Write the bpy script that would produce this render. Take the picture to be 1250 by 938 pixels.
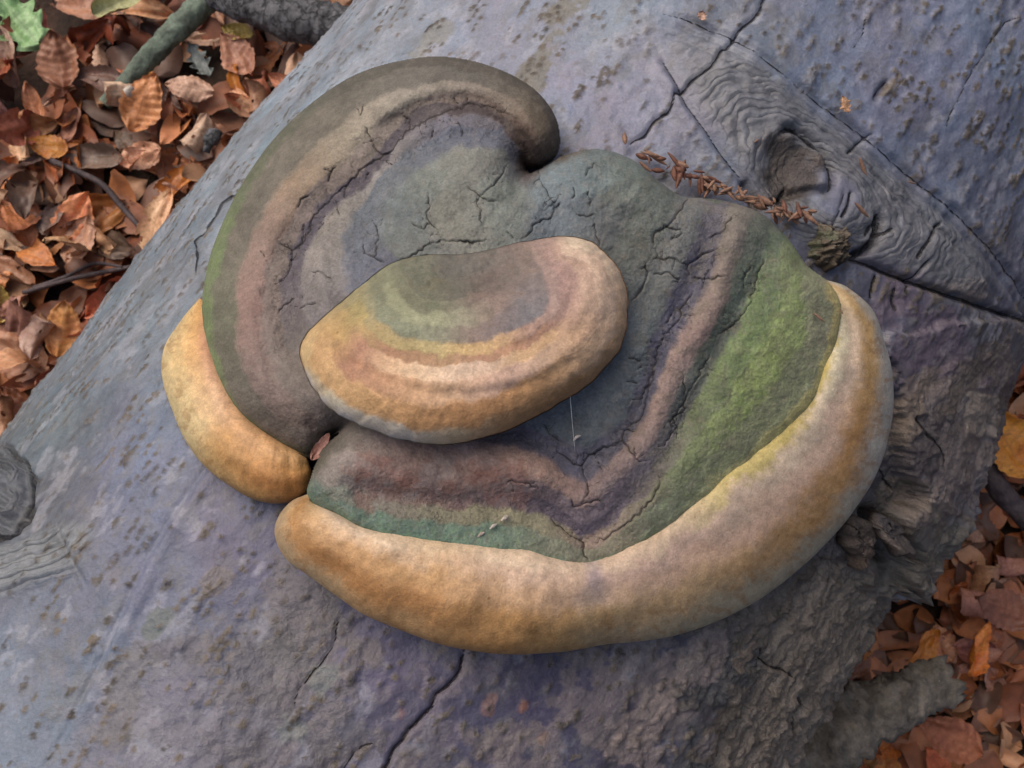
import bpy, math, random
import numpy as np
from mathutils import Vector, Matrix

random.seed(7)
rng = np.random.default_rng(11)
scene = bpy.context.scene
for o in list(bpy.data.objects):
    bpy.data.objects.remove(o, do_unlink=True)

# ------------------------------------------------------------------ camera
PITCH = math.radians(75.0)
FPX = 1215.0                      # focal length in pixels of a 1250 px wide picture
Q = np.array([0.0, 0.0, 0.24])    # point on the log axis the lens looks at
FWD = np.array([0.0, math.cos(PITCH), -math.sin(PITCH)])
RGT = np.array([1.0, 0.0, 0.0])
UPV = np.array([0.0, math.sin(PITCH), math.cos(PITCH)])
CAM = Q - 0.70 * FWD
cd = bpy.data.cameras.new('camera')
cd.sensor_width = 36.0
cd.lens = 36.0 * FPX / 1250.0
cd.clip_start = 0.01
cd.clip_end = 500.0
cd.dof.use_dof = True
cd.dof.focus_distance = 0.42
cd.dof.aperture_fstop = 28.0
cam = bpy.data.objects.new('camera', cd)
scene.collection.objects.link(cam)
cam.location = CAM
cam.rotation_euler = (math.radians(90) - PITCH, 0, 0)
scene.camera = cam

# ------------------------------------------------------------------ sky, sun, exposure
SUN = Vector((-0.52, 0.45, 1.0)).normalized()
world = bpy.data.worlds.new('World')
scene.world = world
world.use_nodes = True
wt = world.node_tree
sky = wt.nodes.new('ShaderNodeTexSky')
sky.sky_type = 'NISHITA'
sky.sun_disc = False
sky.sun_elevation = math.asin(SUN.z)
sky.sun_rotation = math.atan2(SUN.x, SUN.y)
sky.air_density = 0.7
sky.dust_density = 6.0
sky.ozone_density = 0.6
bg = wt.nodes['Background']
bg.inputs['Strength'].default_value = 0.14
wt.links.new(sky.outputs['Color'], bg.inputs['Color'])
sl = bpy.data.lights.new('sun', 'SUN')
sl.energy = 1.15
sl.angle = math.radians(60)
sl.color = (1.0, 0.93, 0.82)
so = bpy.data.objects.new('sun', sl)
scene.collection.objects.link(so)
so.rotation_euler = SUN.to_track_quat('Z', 'Y').to_euler()
so.location = (0, 0, 5)
vs = scene.view_settings
vs.view_transform = 'Standard'
vs.look = 'None'
vs.exposure = 0.15
vs.gamma = 1.0
vs.use_curve_mapping = False

# ------------------------------------------------------------------ helpers
coll = scene.collection


def lin(c):
    c = np.asarray(c, float) / 255.0
    return np.where(c <= 0.04045, c / 12.92, ((c + 0.055) / 1.055) ** 2.4)


def pig(c, sat):
    c = lin(c)
    l = (c @ np.array([0.3, 0.55, 0.15]))[..., None]
    return l + (c - l) * sat


SAT = 0.7


def smooth(e0, e1, x):
    t = np.clip((x - e0) / (e1 - e0), 0, 1)
    return t * t * (3 - 2 * t)


_tab = np.random.default_rng(5).random((8, 256, 256)) * 2 - 1


def vnoise(x, y, k=0):
    xi = np.floor(x).astype(int)
    yi = np.floor(y).astype(int)
    fx = x - xi
    fy = y - yi
    fx = fx * fx * fx * (fx * (fx * 6 - 15) + 10)
    fy = fy * fy * fy * (fy * (fy * 6 - 15) + 10)
    t = _tab[k % 8]
    a = t[xi % 256, yi % 256]
    b = t[(xi + 1) % 256, yi % 256]
    c = t[xi % 256, (yi + 1) % 256]
    d = t[(xi + 1) % 256, (yi + 1) % 256]
    return (a * (1 - fx) + b * fx) * (1 - fy) + (c * (1 - fx) + d * fx) * fy


def fbm(x, y, octv=4, k=0, gain=0.5):
    s = 0
    a = 1.0
    for i in range(octv):
        s = s + a * vnoise(x * 2 ** i + 17.3 * i, y * 2 ** i + 9.1 * i, k + i)
        a *= gain
    return s


def curve(pts, n=None, step=4.0, closed=False):
    """Catmull-Rom through the points, evenly resampled."""
    p = np.asarray(pts, float)
    if closed:
        p = np.vstack([p[-1], p, p[0], p[1]])
    else:
        p = np.vstack([2 * p[0] - p[1], p, 2 * p[-1] - p[-2]])
    out = []
    for i in range(1, len(p) - 2):
        t = np.linspace(0, 1, 16, endpoint=False)[:, None]
        a, b, c, d = p[i - 1], p[i], p[i + 1], p[i + 2]
        out.append(0.5 * (2 * b + (c - a) * t + (2 * a - 5 * b + 4 * c - d) * t ** 2 + (3 * b - a - 3 * c + d) * t ** 3))
    out.append(p[-2][None])
    q = np.vstack(out)
    L = np.concatenate([[0], np.cumsum(np.linalg.norm(np.diff(q, axis=0), axis=1))])
    if n is None:
        n = max(int(L[-1] / step) + 1, 3)
    s = np.linspace(0, L[-1], n)
    return np.stack([np.interp(s, L, q[:, k]) for k in range(q.shape[1])], 1)


def dist_poly(x, y, pts, reach=None):
    """distance from points to an open polyline and the place along it (0..1); far ones skipped beyond reach"""
    pts = np.asarray(pts, float)
    d = np.full(x.shape, 1e9)
    par = np.zeros(x.shape)
    if reach is not None:
        m = (x > pts[:, 0].min() - reach) & (x < pts[:, 0].max() + reach) & (y > pts[:, 1].min() - reach) & (y < pts[:, 1].max() + reach)
        idx = np.nonzero(m)[0]
    else:
        idx = np.arange(x.size)
    if idx.size == 0:
        return d, par
    X = x[idx]
    Y = y[idx]
    D = np.full(X.shape, 1e18)
    P = np.zeros(X.shape)
    n = len(pts) - 1
    for i in range(n):
        ax, ay = pts[i]
        bx, by = pts[i + 1]
        vx, vy = bx - ax, by - ay
        l2 = vx * vx + vy * vy + 1e-9
        t = np.clip(((X - ax) * vx + (Y - ay) * vy) / l2, 0, 1)
        q = (X - ax - t * vx) ** 2 + (Y - ay - t * vy) ** 2
        m = q < D
        D[m] = q[m]
        P[m] = (i + t[m]) / n
    d[idx] = np.sqrt(D)
    par[idx] = P
    return d, par


def sdf(x, y, poly):
    """signed distance, positive inside"""
    p = np.vstack([poly, poly[:1]])
    d, _ = dist_poly(x, y, p)
    ins = np.zeros(x.shape, bool)
    for i in range(len(poly)):
        ax, ay = p[i]
        bx, by = p[i + 1]
        if ay == by:
            continue
        c = ((ay > y) != (by > y)) & (x < (bx - ax) * (y - ay) / (by - ay) + ax)
        ins ^= c
    return np.where(ins, d, -d)


def jag(pts, amp=1.6, step=7.0):
    pts = np.asarray(pts, float)
    out = [pts[0]]
    for a, b in zip(pts[:-1], pts[1:]):
        L = np.linalg.norm(b - a)
        k = max(int(L / step), 1)
        nrm = np.array([-(b - a)[1], (b - a)[0]]) / (L + 1e-9)
        for j in range(1, k + 1):
            t = j / k
            q = a + (b - a) * t
            if j < k:
                q = q + nrm * rng.normal(0, amp)
            out.append(q)
    return np.array(out)


# photo measurement -> place in the scene: the view ray through a measured point, cut at a depth
def ray(px, py):
    px = np.asarray(px, float)
    py = np.asarray(py, float)
    return FWD + ((px - 625) / FPX)[..., None] * RGT - ((py - 469) / FPX)[..., None] * UPV


def at_depth(px, py, z):
    return CAM + ray(px, py) * np.asarray(z)[..., None]


def project(p):
    q = p - CAM
    z = q @ FWD
    return 625 + FPX * (q @ RGT) / z, 469 - FPX * (q @ UPV) / z


THETA = math.atan2(math.tan(math.radians(56.0)), math.sin(PITCH))
AX = np.array([math.cos(THETA), math.sin(THETA), 0.0])      # log axis
NX = np.array([math.sin(THETA), -math.cos(THETA), 0.0])     # across the log, to the right
ZX = np.array([0, 0, 1.0])
R = 0.268
A0 = Q - 0.018 * ZX + 0.019 * NX


def log_depth(px, py, rad=R):
    r = ray(px, py)
    o = CAM - A0
    rn, rz = r @ NX, r @ ZX
    on, oz = o @ NX, o @ ZX
    a = rn * rn + rz * rz
    b = on * rn + oz * rz
    c = on * on + oz * oz - rad * rad
    disc = np.maximum(b * b - a * c, 0)
    return (-b - np.sqrt(disc)) / a


def log_point(px, py, lift=0.0):
    px = np.asarray(px, float)
    py = np.asarray(py, float)
    p = at_depth(px, py, log_depth(px, py))
    q = p - A0
    q = q - (q @ AX)[..., None] * AX
    nrm = q / np.linalg.norm(q, axis=-1, keepdims=True)
    return p + nrm * lift, nrm


def ground_z(x, y):
    t = (np.stack([x, y], -1) - A0[:2]) @ NX[:2]
    return -0.14 * smooth(0.02, 0.30, t) + 0.012 * vnoise(x * 6, y * 6, 2) + 0.02 * vnoise(x * 1.3, y * 1.3, 3)


def ground_point(px, py):
    r = ray(px, py)
    z = 0.0
    for _ in range(4):
        t = (z - CAM[2]) / r[2]
        p = CAM + r * t
        z = float(ground_z(np.array([p[0]]), np.array([p[1]]))[0])
    return p


def new_mesh(name, verts, faces, mat=None, parent=None, col=None, attrs=None, normals=None, smooth_shade=True):
    me = bpy.data.meshes.new(name)
    verts = np.ascontiguousarray(verts, dtype=np.float32)
    faces = np.ascontiguousarray(faces, dtype=np.int32)
    nf, k = faces.shape
    me.vertices.add(len(verts))
    me.vertices.foreach_set('co', verts.ravel())
    me.loops.add(nf * k)
    me.loops.foreach_set('vertex_index', faces.ravel())
    me.polygons.add(nf)
    me.polygons.foreach_set('loop_start', np.arange(nf, dtype=np.int32) * k)
    me.update(calc_edges=True)
    me.polygons.foreach_set('use_smooth', np.full(nf, smooth_shade))
    if col is not None:
        a = me.color_attributes.new('Col', 'FLOAT_COLOR', 'POINT')
        a.data.foreach_set('color', np.hstack([col, np.ones((len(col), 1))]).astype(np.float32).ravel())
    for kx, v in (attrs or {}).items():
        a = me.attributes.new(kx, 'FLOAT', 'POINT')
        a.data.foreach_set('value', np.ascontiguousarray(v, dtype=np.float32))
    me.validate()
    if normals is not None:
        me.normals_split_custom_set_from_vertices(normals.astype(np.float32))
    if mat:
        me.materials.append(mat)
    ob = bpy.data.objects.new(name, me)
    coll.objects.link(ob)
    if parent is not None:
        ob.parent = parent
        ob.matrix_parent_inverse = Matrix.LocRotScale(parent.location, parent.rotation_euler, parent.scale).inverted()
    return ob


def grid_faces(n, m, wrap_m=False):
    i = np.arange(n - 1)[:, None]
    j = np.arange(m if wrap_m else m - 1)[None, :]
    j2 = (j + 1) % m
    a = i * m + j
    b = i * m + j2
    c = (i + 1) * m + j2
    d = (i + 1) * m + j
    return np.stack([a, b, c, d], -1).reshape(-1, 4)


def empty(name, loc, label, cat, group=None):
    o = bpy.data.objects.new(name, None)
    coll.objects.link(o)
    o.location = Vector([float(v) for v in loc])
    o.empty_display_size = 0.02
    return tag(o, label, cat, group)


def tag(o, label, cat, group=None):
    o['label'] = label
    o['category'] = cat
    if group:
        o['group'] = group
    return o


# ------------------------------------------------------------------ materials
class NT:
    def __init__(self, name):
        self.m = bpy.data.materials.new(name)
        self.m.use_nodes = True
        self.t = self.m.node_tree
        self.b = self.t.nodes['Principled BSDF']

    def n(self, kind, **kw):
        nd = self.t.nodes.new(kind)
        for k, v in kw.items():
            if k in nd.inputs:
                nd.inputs[k].default_value = v
            else:
                setattr(nd, k, v)
        return nd

    def l(self, a, b):
        self.t.links.new(a, b)

    def attr(self, name):
        return self.n('ShaderNodeAttribute', attribute_name=name)

    def math(self, op, a, b=None, c=None, clamp=False):
        nd = self.n('ShaderNodeMath', operation=op, use_clamp=clamp)
        for i, v in enumerate((a, b, c)):
            if v is None:
                continue
            if isinstance(v, (int, float)):
                nd.inputs[i].default_value = v
            else:
                self.l(v, nd.inputs[i])
        return nd.outputs[0]

    def noise(self, vec, scale, detail=4, rough=0.6, dist=0.0):
        nd = self.n('ShaderNodeTexNoise')
        nd.inputs['Scale'].default_value = scale
        nd.inputs['Detail'].default_value = detail
        nd.inputs['Roughness'].default_value = rough
        nd.inputs['Distortion'].default_value = dist
        self.l(vec, nd.inputs['Vector'])
        return nd

    def range(self, v, a, b, c, d):
        nd = self.n('ShaderNodeMapRange')
        self.l(v, nd.inputs[0])
        for i, x in enumerate((a, b, c, d)):
            nd.inputs[i + 1].default_value = x
        return nd.outputs[0]

    def mixc(self, f, a, b, mode='MIX'):
        nd = self.n('ShaderNodeMix', data_type='RGBA', blend_type=mode)
        for sock, v in ((nd.inputs[0], f), (nd.inputs[6], a), (nd.inputs[7], b)):
            if isinstance(v, (int, float)):
                sock.default_value = v
            elif isinstance(v, tuple) or isinstance(v, np.ndarray):
                sock.default_value = (float(v[0]), float(v[1]), float(v[2]), 1)
            else:
                self.l(v, sock)
        return nd.outputs[2]

    def bump(self, h, dist, strength=1.0, prev=None):
        nd = self.n('ShaderNodeBump')
        nd.inputs['Distance'].default_value = dist
        nd.inputs['Strength'].default_value = strength
        self.l(h, nd.inputs['Height'])
        if prev is not None:
            self.l(prev, nd.inputs['Normal'])
        return nd.outputs[0]


def gray(t, v, lo, hi):
    """value -> grey colour factor"""
    nd = t.n('ShaderNodeCombineColor')
    o = t.range(v, 0.25, 0.75, lo, hi)
    for i in range(3):
        t.l(o, nd.inputs[i])
    return nd.outputs[0]


def mat_cap():
    t = NT('fungus_crust')
    co = t.n('ShaderNodeTexCoord').outputs['Object']
    base = t.attr('Col').outputs['Color']
    n1 = t.noise(co, 900, 4, 0.65)
    n2 = t.noise(co, 190, 5, 0.65)
    c = t.mixc(1.0, base, gray(t, n1.outputs['Fac'], 0.72, 1.28), 'MULTIPLY')
    c = t.mixc(1.0, c, gray(t, n2.outputs['Fac'], 0.8, 1.2), 'MULTIPLY')
    # dry crackle of the old crust, only where the crust is cracked
    warp = t.noise(co, 260, 3, 0.6)
    mv = t.n('ShaderNodeMix', data_type='VECTOR')
    mv.inputs[0].default_value = 0.008
    t.l(co, mv.inputs[4])
    t.l(warp.outputs['Color'], mv.inputs[5])
    vor = t.n('ShaderNodeTexVoronoi', feature='DISTANCE_TO_EDGE')
    vor.inputs['Scale'].default_value = 210
    t.l(mv.outputs[1], vor.inputs['Vector'])
    pres = t.noise(co, 60, 2, 0.5)
    m = t.attr('crk').outputs['Fac']
    lim = t.math('MULTIPLY', t.math('MULTIPLY', m, 0.11), t.range(pres.outputs['Fac'], 0.42, 0.62, 0, 1))
    line = t.math('SUBTRACT', 1.0, t.math('DIVIDE', vor.outputs['Distance'], t.math('ADD', lim, 0.0005)), clamp=True)
    c = t.mixc(t.math('MULTIPLY', line, 0.26), c, tuple(lin((34, 30, 30))))
    jit = t.noise(co, 700, 2, 0.6)
    cdv = t.math('ADD', t.attr('cdist').outputs['Fac'], t.math('MULTIPLY', t.math('SUBTRACT', jit.outputs['Fac'], 0.5), 1.1))
    slit = t.range(cdv, 0.35, 1.15, 1, 0)
    c = t.mixc(t.math('MULTIPLY', slit, 0.8), c, tuple(lin((38, 33, 32))))
    t.l(c, t.b.inputs['Base Color'])
    t.b.inputs['Roughness'].default_value = 0.78
    t.b.inputs['Specular IOR Level'].default_value = 0.3
    b = t.bump(n1.outputs['Fac'], 0.0007, 0.8)
    b = t.bump(n2.outputs['Fac'], 0.0014, 0.4, b)
    b = t.bump(t.math('SUBTRACT', 1.0, line), 0.0006, 0.5, b)
    b = t.bump(t.math('SUBTRACT', 1.0, slit), 0.0008, 0.6, b)
    t.l(b, t.b.inputs['Normal'])
    return t.m


def mat_rim():
    t = NT('fungus_margin')
    co = t.n('ShaderNodeTexCoord').outputs['Object']
    base = t.attr('Col').outputs['Color']
    n1 = t.noise(co, 1100, 3, 0.6)
    n2 = t.noise(co, 110, 5, 0.65, 0.4)
    n3 = t.noise(co, 320, 4, 0.6)
    c = t.mixc(1.0, base, gray(t, n1.outputs['Fac'], 0.8, 1.2), 'MULTIPLY')
    c = t.mixc(1.0, c, gray(t, n3.outputs['Fac'], 0.78, 1.2), 'MULTIPLY')
    vs_ = t.n('ShaderNodeTexVoronoi', feature='F1')
    vs_.inputs['Scale'].default_value = 260
    t.l(co, vs_.inputs['Vector'])
    spot = t.math('MULTIPLY', t.range(vs_.outputs['Distance'], 0.10, 0.2, 1, 0), t.range(n2.outputs['Fac'], 0.56, 0.66, 0, 1))
    c = t.mixc(t.math('MULTIPLY', spot, 0.6), c, tuple(lin((104, 72, 42))))
    c = t.mixc(t.range(n2.outputs['Fac'], 0.55, 0.75, 0, 0.15), c, tuple(lin((166, 124, 78))))
    t.l(c, t.b.inputs['Base Color'])
    t.b.inputs['Roughness'].default_value = 0.62
    t.b.inputs['Specular IOR Level'].default_value = 0.35
    b = t.bump(n1.outputs['Fac'], 0.0004, 0.6)
    b = t.bump(n3.outputs['Fac'], 0.0005, 0.3, b)
    b = t.bump(n2.outputs['Fac'], 0.001, 0.1, b)
    t.l(b, t.b.inputs['Normal'])
    return t.m


def mat_bark():
    t = NT('beech_bark')
    co = t.n('ShaderNodeTexCoord').outputs['Object']
    base = t.attr('Col').outputs['Color']
    n1 = t.noise(co, 700, 4, 0.7)
    n2 = t.noise(co, 60, 6, 0.65, 0.3)
    n3 = t.noise(co, 210, 5, 0.65)
    rough = t.attr('rough').outputs['Fac']
    c = t.mixc(1.0, base, gray(t, n1.outputs['Fac'], 0.8, 1.2), 'MULTIPLY')
    c = t.mixc(1.0, c, gray(t, n2.outputs['Fac'], 0.74, 1.26), 'MULTIPLY')
    c = t.mixc(1.0, c, gray(t, n3.outputs['Fac'], 0.82, 1.18), 'MULTIPLY')
    c = t.mixc(t.math('MULTIPLY', t.range(n3.outputs['Fac'], 0.52, 0.66, 0, 0.55), t.range(n2.outputs['Fac'], 0.45, 0.6, 0.1, 1)), c, tuple(lin((92, 88, 80))))
    jit = t.noise(co, 420, 3, 0.65)
    cdv = t.math('ADD', t.attr('cdist').outputs['Fac'], t.math('MULTIPLY', t.math('SUBTRACT', jit.outputs['Fac'], 0.5), 1.3))
    slit = t.range(cdv, 0.4, 1.1, 1, 0)
    c = t.mixc(t.math('MULTIPLY', slit, 0.85), c, tuple(lin((38, 35, 35))))
    rho = t.math('ADD', t.attr('rho').outputs['Fac'], t.math('MULTIPLY', t.math('SUBTRACT', t.noise(co, 90, 3, 0.55).outputs['Fac'], 0.5), 6.0))
    wr = t.math('ABSOLUTE', t.math('SINE', t.math('MULTIPLY', rho, math.pi / 6.2)))
    wr = t.math('POWER', wr, 0.55)
    wm = t.attr('wrk').outputs['Fac']
    c = t.mixc(t.math('MULTIPLY', wm, t.range(wr, 0.15, 0.75, 0.3, 0.0)), c, tuple(lin((72, 70, 70))))
    t.l(c, t.b.inputs['Base Color'])
    t.l(t.range(n2.outputs['Fac'], 0.3, 0.7, 0.36, 0.56), t.b.inputs['Roughness'])
    t.b.inputs['Specular IOR Level'].default_value = 0.4
    b = t.bump(n1.outputs['Fac'], 0.0005, 0.6)
    b = t.bump(n3.outputs['Fac'], 0.0015, 0.35, b)
    b2 = t.n('ShaderNodeBump')
    b2.inputs['Distance'].default_value = 0.002
    t.l(rough, b2.inputs['Strength'])
    t.l(n3.outputs['Fac'], b2.inputs['Height'])
    t.l(b, b2.inputs['Normal'])
    b3 = t.bump(t.math('SUBTRACT', 1.0, slit), 0.002, 0.9, b2.outputs[0])
    b4 = t.bump(t.math('MULTIPLY', wr, wm), 0.0008, 0.6, b3)
    t.l(b4, t.b.inputs['Normal'])
    return t.m


def mat_plain(name, c1, c2, scale=120, rough=0.8, bump=0.001, stretch=None):
    t = NT(name)
    co = t.n('ShaderNodeTexCoord').outputs['Object']
    if stretch:
        mp = t.n('ShaderNodeMapping')
        mp.inputs['Scale'].default_value = stretch
        t.l(co, mp.inputs['Vector'])
        co = mp.outputs[0]
    n1 = t.noise(co, scale, 6, 0.65, 0.3)
    n2 = t.noise(co, scale * 5, 4, 0.65)
    c = t.mixc(t.range(n1.outputs['Fac'], 0.35, 0.65, 0, 1), tuple(lin(c1)), tuple(lin(c2)))
    c = t.mixc(1.0, c, gray(t, n2.outputs['Fac'], 0.72, 1.28), 'MULTIPLY')
    t.l(c, t.b.inputs['Base Color'])
    t.b.inputs['Roughness'].default_value = rough
    t.b.inputs['Specular IOR Level'].default_value = 0.3
    b = t.bump(n1.outputs['Fac'], bump * 2, 0.8)
    b = t.bump(n2.outputs['Fac'], bump, 0.8, b)
    t.l(b, t.b.inputs['Normal'])
    return t.m


def mat_leaf(name, c1, c2, rough=0.45):
    """dead beech leaf: blotches, pale veins; vein and edge come from leaf attributes"""
    t = NT(name)
    co = t.n('ShaderNodeTexCoord').outputs['Object']
    oi = t.n('ShaderNodeObjectInfo')
    off = t.n('ShaderNodeVectorMath', operation='ADD')
    sc = t.n('ShaderNodeVectorMath', operation='SCALE')
    t.l(oi.outputs['Location'], sc.inputs[0])
    sc.inputs['Scale'].default_value = 3.0
    t.l(co, off.inputs[0])
    t.l(sc.outputs[0], off.inputs[1])
    n1 = t.noise(off.outputs[0], 45, 5, 0.65, 0.4)
    n2 = t.noise(off.outputs[0], 420, 4, 0.7)
    c = t.mixc(t.range(n1.outputs['Fac'], 0.36, 0.64, 0, 1), tuple(lin(c1)), tuple(lin(c2)))
    hs = t.n('ShaderNodeHueSaturation')
    t.l(t.range(oi.outputs['Random'], 0, 1, 0.486, 0.514), hs.inputs['Hue'])
    t.l(t.range(t.math('FRACT', t.math('MULTIPLY', oi.outputs['Random'], 7.3)), 0, 1, 0.62, 1.3), hs.inputs['Value'])
    t.l(t.range(t.math('FRACT', t.math('MULTIPLY', oi.outputs['Random'], 13.7)), 0, 1, 0.68, 1.05), hs.inputs['Saturation'])
    t.l(c, hs.inputs['Color'])
    c = t.mixc(1.0, hs.outputs[0], gray(t, n2.outputs['Fac'], 0.7, 1.3), 'MULTIPLY')
    v = t.attr('vein').outputs['Fac']
    sp = t.noise(off.outputs[0], 160, 3, 0.6)
    c = t.mixc(t.range(sp.outputs['Fac'], 0.6, 0.72, 0, 0.6), c, tuple(lin(tuple(x * 0.5 for x in c2))))
    c = t.mixc(t.math('MULTIPLY', v, 0.45), c, tuple(lin(tuple(min(255, x * 0.62) for x in c1))))
    t.l(c, t.b.inputs['Base Color'])
    t.b.inputs['Roughness'].default_value = rough
    t.b.inputs['Specular IOR Level'].default_value = 0.4
    b = t.bump(n2.outputs['Fac'], 0.0005, 0.6)
    b = t.bump(n1.outputs['Fac'], 0.003, 0.3, b)
    t.l(b, t.b.inputs['Normal'])
    return t.m


M_cap = mat_cap()
M_rim = mat_rim()
M_bark = mat_bark()
M_under = mat_plain('pore_surface', (150, 138, 118), (118, 105, 88), 90, 0.8)
M_soil = mat_plain('soil', (70, 52, 42), (46, 36, 30), 25, 0.9, 0.004)
M_wood = mat_plain('rotten_wood', (136, 126, 112), (84, 78, 70), 60, 0.85, 0.0022)
def mat_blocky(name, c1, c2, scale):
    t = NT(name)
    co = t.n('ShaderNodeTexCoord').outputs['Object']
    n1 = t.noise(co, 90, 5, 0.65)
    n2 = t.noise(co, 500, 4, 0.65)
    mv = t.n('ShaderNodeMix', data_type='VECTOR')
    mv.inputs[0].default_value = 0.028
    t.l(co, mv.inputs[4])
    t.l(n1.outputs['Color'], mv.inputs[5])
    vo = t.n('ShaderNodeTexVoronoi', feature='DISTANCE_TO_EDGE')
    vo.inputs['Scale'].default_value = scale
    t.l(mv.outputs[1], vo.inputs['Vector'])
    gap = t.range(vo.outputs['Distance'], 0.01, 0.08, 1, 0)
    c = t.mixc(t.range(n1.outputs['Fac'], 0.35, 0.65, 0, 1), tuple(lin(c1)), tuple(lin(c2)))
    c = t.mixc(1.0, c, gray(t, n2.outputs['Fac'], 0.6, 1.35), 'MULTIPLY')
    gap = t.math('MULTIPLY', gap, t.range(n1.outputs['Fac'], 0.35, 0.6, 0.15, 1))
    c = t.mixc(t.math('MULTIPLY', gap, 0.8), c, tuple(lin((24, 23, 23))))
    t.l(c, t.b.inputs['Base Color'])
    t.b.inputs['Roughness'].default_value = 0.75
    b = t.bump(n2.outputs['Fac'], 0.001, 0.8)
    b = t.bump(t.math('SUBTRACT', 1.0, gap), 0.003, 0.9, b)
    t.l(b, t.b.inputs['Normal'])
    return t.m


M_darkbark = mat_blocky('black_bark', (96, 96, 100), (62, 62, 64), 75)
M_greenbark = mat_plain('algae_bark', (118, 132, 116), (74, 80, 72), 60, 0.8, 0.0016)
M_twig = mat_plain('twig_bark', (84, 72, 72), (52, 44, 46), 90, 0.6, 0.001)
M_pale = mat_plain('pale_wood', (196, 188, 178), (150, 134, 120), 160, 0.8, 0.001)
M_scale = mat_plain('bud_scale_brown', (156, 122, 100), (104, 76, 62), 260, 0.5, 0.0004)
LEAF = {
    'copper': mat_leaf('leaf_copper', (196, 118, 68), (164, 90, 50)),
    'russet': mat_leaf('leaf_russet', (162, 86, 50), (128, 66, 42)),
    'tan': mat_leaf('leaf_tan', (212, 166, 128), (182, 132, 96)),
    'dark': mat_leaf('leaf_dark', (124, 84, 62), (92, 66, 52)),
    'orange': mat_leaf('leaf_orange', (204, 136, 66), (178, 102, 50)),
    'yellow': mat_leaf('leaf_yellow', (222, 196, 120), (208, 168, 66)),
    'grey': mat_leaf('leaf_grey', (156, 162, 156), (122, 128, 126)),
    'green': mat_leaf('leaf_green', (146, 176, 116), (110, 146, 88)),
    'lime': mat_leaf('leaf_lime', (196, 196, 140), (176, 178, 118)),
}


# ------------------------------------------------------------------ pigment painting of surfaces
def paint(x, y, pts, power=3.4, warp=7.0, wscale=0.03, k=0, tint=1.0):
    """scattered colour samples (x, y, r, g, b) blended over a surface, borders wandering a little"""
    wx = x + warp * fbm(x * wscale, y * wscale, 3, k)
    wy = y + warp * fbm(x * wscale + 40, y * wscale + 11, 3, k + 2)
    P = np.array(pts, float)
    C = pig(P[:, 2:5], SAT)
    num = np.zeros((x.size, 3))
    den = np.zeros(x.size)
    for i in range(len(P)):
        d2 = (wx - P[i, 0]) ** 2 + (wy - P[i, 1]) ** 2 + 30.0
        w = d2 ** (-power / 2)
        num += w[:, None] * C[i]
        den += w
    return num / den[:, None] * tint


def bands(x, y, guides, power=4.0, warp=4.0, k=0, sat=0.9, gain=1.0):
    """growth zones: each guide line carries pigments along its length; between lines they blend.
    also gives back the zone number, for fine rings"""
    wx = x + warp * fbm(x * 0.045, y * 0.045, 4, k, 0.6)
    wy = y + warp * fbm(x * 0.045 + 31, y * 0.045 + 7, 4, k + 1, 0.6)
    num = np.zeros((x.size, 3))
    den = np.zeros(x.size)
    zone = np.zeros(x.size)
    for i, (pts, cols) in enumerate(guides):
        d, par = dist_poly(wx, wy, curve(pts, step=9))
        C = pig(np.array(cols, float), sat) * gain
        t = np.linspace(0, 1, len(cols))
        c = np.stack([np.interp(par, t, C[:, j]) for j in range(3)], 1)
        w = (d + 1.5) ** (-power)
        num += w[:, None] * c
        den += w
        zone += w * i
    return num / den[:, None], zone / den


def stroke(col, x, y, pts, c, w, a=1.0, warp=4.0, k=0, taper=False):
    wx = x + warp * fbm(x * 0.05, y * 0.05, 3, k)
    wy = y + warp * fbm(x * 0.05 + 31, y * 0.05 + 7, 3, k + 1)
    d, par = dist_poly(wx, wy, curve(pts, step=8), reach=w * 3)
    m = a * np.exp(-(d / w) ** 2)
    if taper:
        m = m * np.sin(np.pi * np.clip(par, 0.02, 0.98)) ** 0.5
    return col * (1 - m[:, None]) + pig(c, SAT) * m[:, None]


# ==================================================================== GROUND
g = np.concatenate([-np.geomspace(60, 0.8, 24), np.linspace(-0.75, 0.75, 76), np.geomspace(0.8, 60, 24)])
gx, gy = np.meshgrid(g, g, indexing='ij')
gz = ground_z(gx.ravel(), gy.ravel()) - 0.004
ground = new_mesh('ground', np.stack([gx.ravel(), gy.ravel(), gz], 1), grid_faces(len(g), len(g))[:, ::-1], M_soil)
ground['kind'] = 'structure'

# ==================================================================== LOG
# ---- outlines measured on the fungus, needed for the hole in the bark under it
A_out = [(683, 176), (677, 142), (650, 108), (600, 82), (540, 70), (480, 77), (430, 94), (380, 127), (335, 170), (296, 225),
         (267, 285), (253, 330), (247, 380), (252, 430), (270, 480), (296, 518), (330, 543), (372, 560), (398, 548), (411, 528)]
A_in = [(470, 520), (600, 470), (700, 330), (690, 250), (655, 222), (640, 203), (656, 204), (674, 196)]
C_top = [(640, 215), (662, 206), (690, 190), (730, 183), (770, 195), (808, 225), (835, 241), (880, 245), (930, 262), (962, 293), (985, 325), (1012, 346)]
C_rim = [(1026, 372), (1024, 400), (1014, 440), (985, 500), (900, 580), (800, 660), (720, 697), (640, 682), (560, 672), (480, 658), (430, 645), (379, 612)]
C_left = [(381, 580), (395, 551), (414, 530)]
C_in = [(470, 480), (540, 380), (560, 250), (600, 225)]
D_out = [(1008, 342), (1034, 352), (1066, 382), (1085, 430), (1091, 475), (1086, 525), (1064, 590), (1022, 650), (965, 705), (900, 745), (830, 772), (740, 784),
         (680, 795), (620, 799), (565, 792), (500, 770), (440, 745), (392, 712), (352, 682), (339, 655), (343, 632), (358, 613), (376, 604)]

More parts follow.
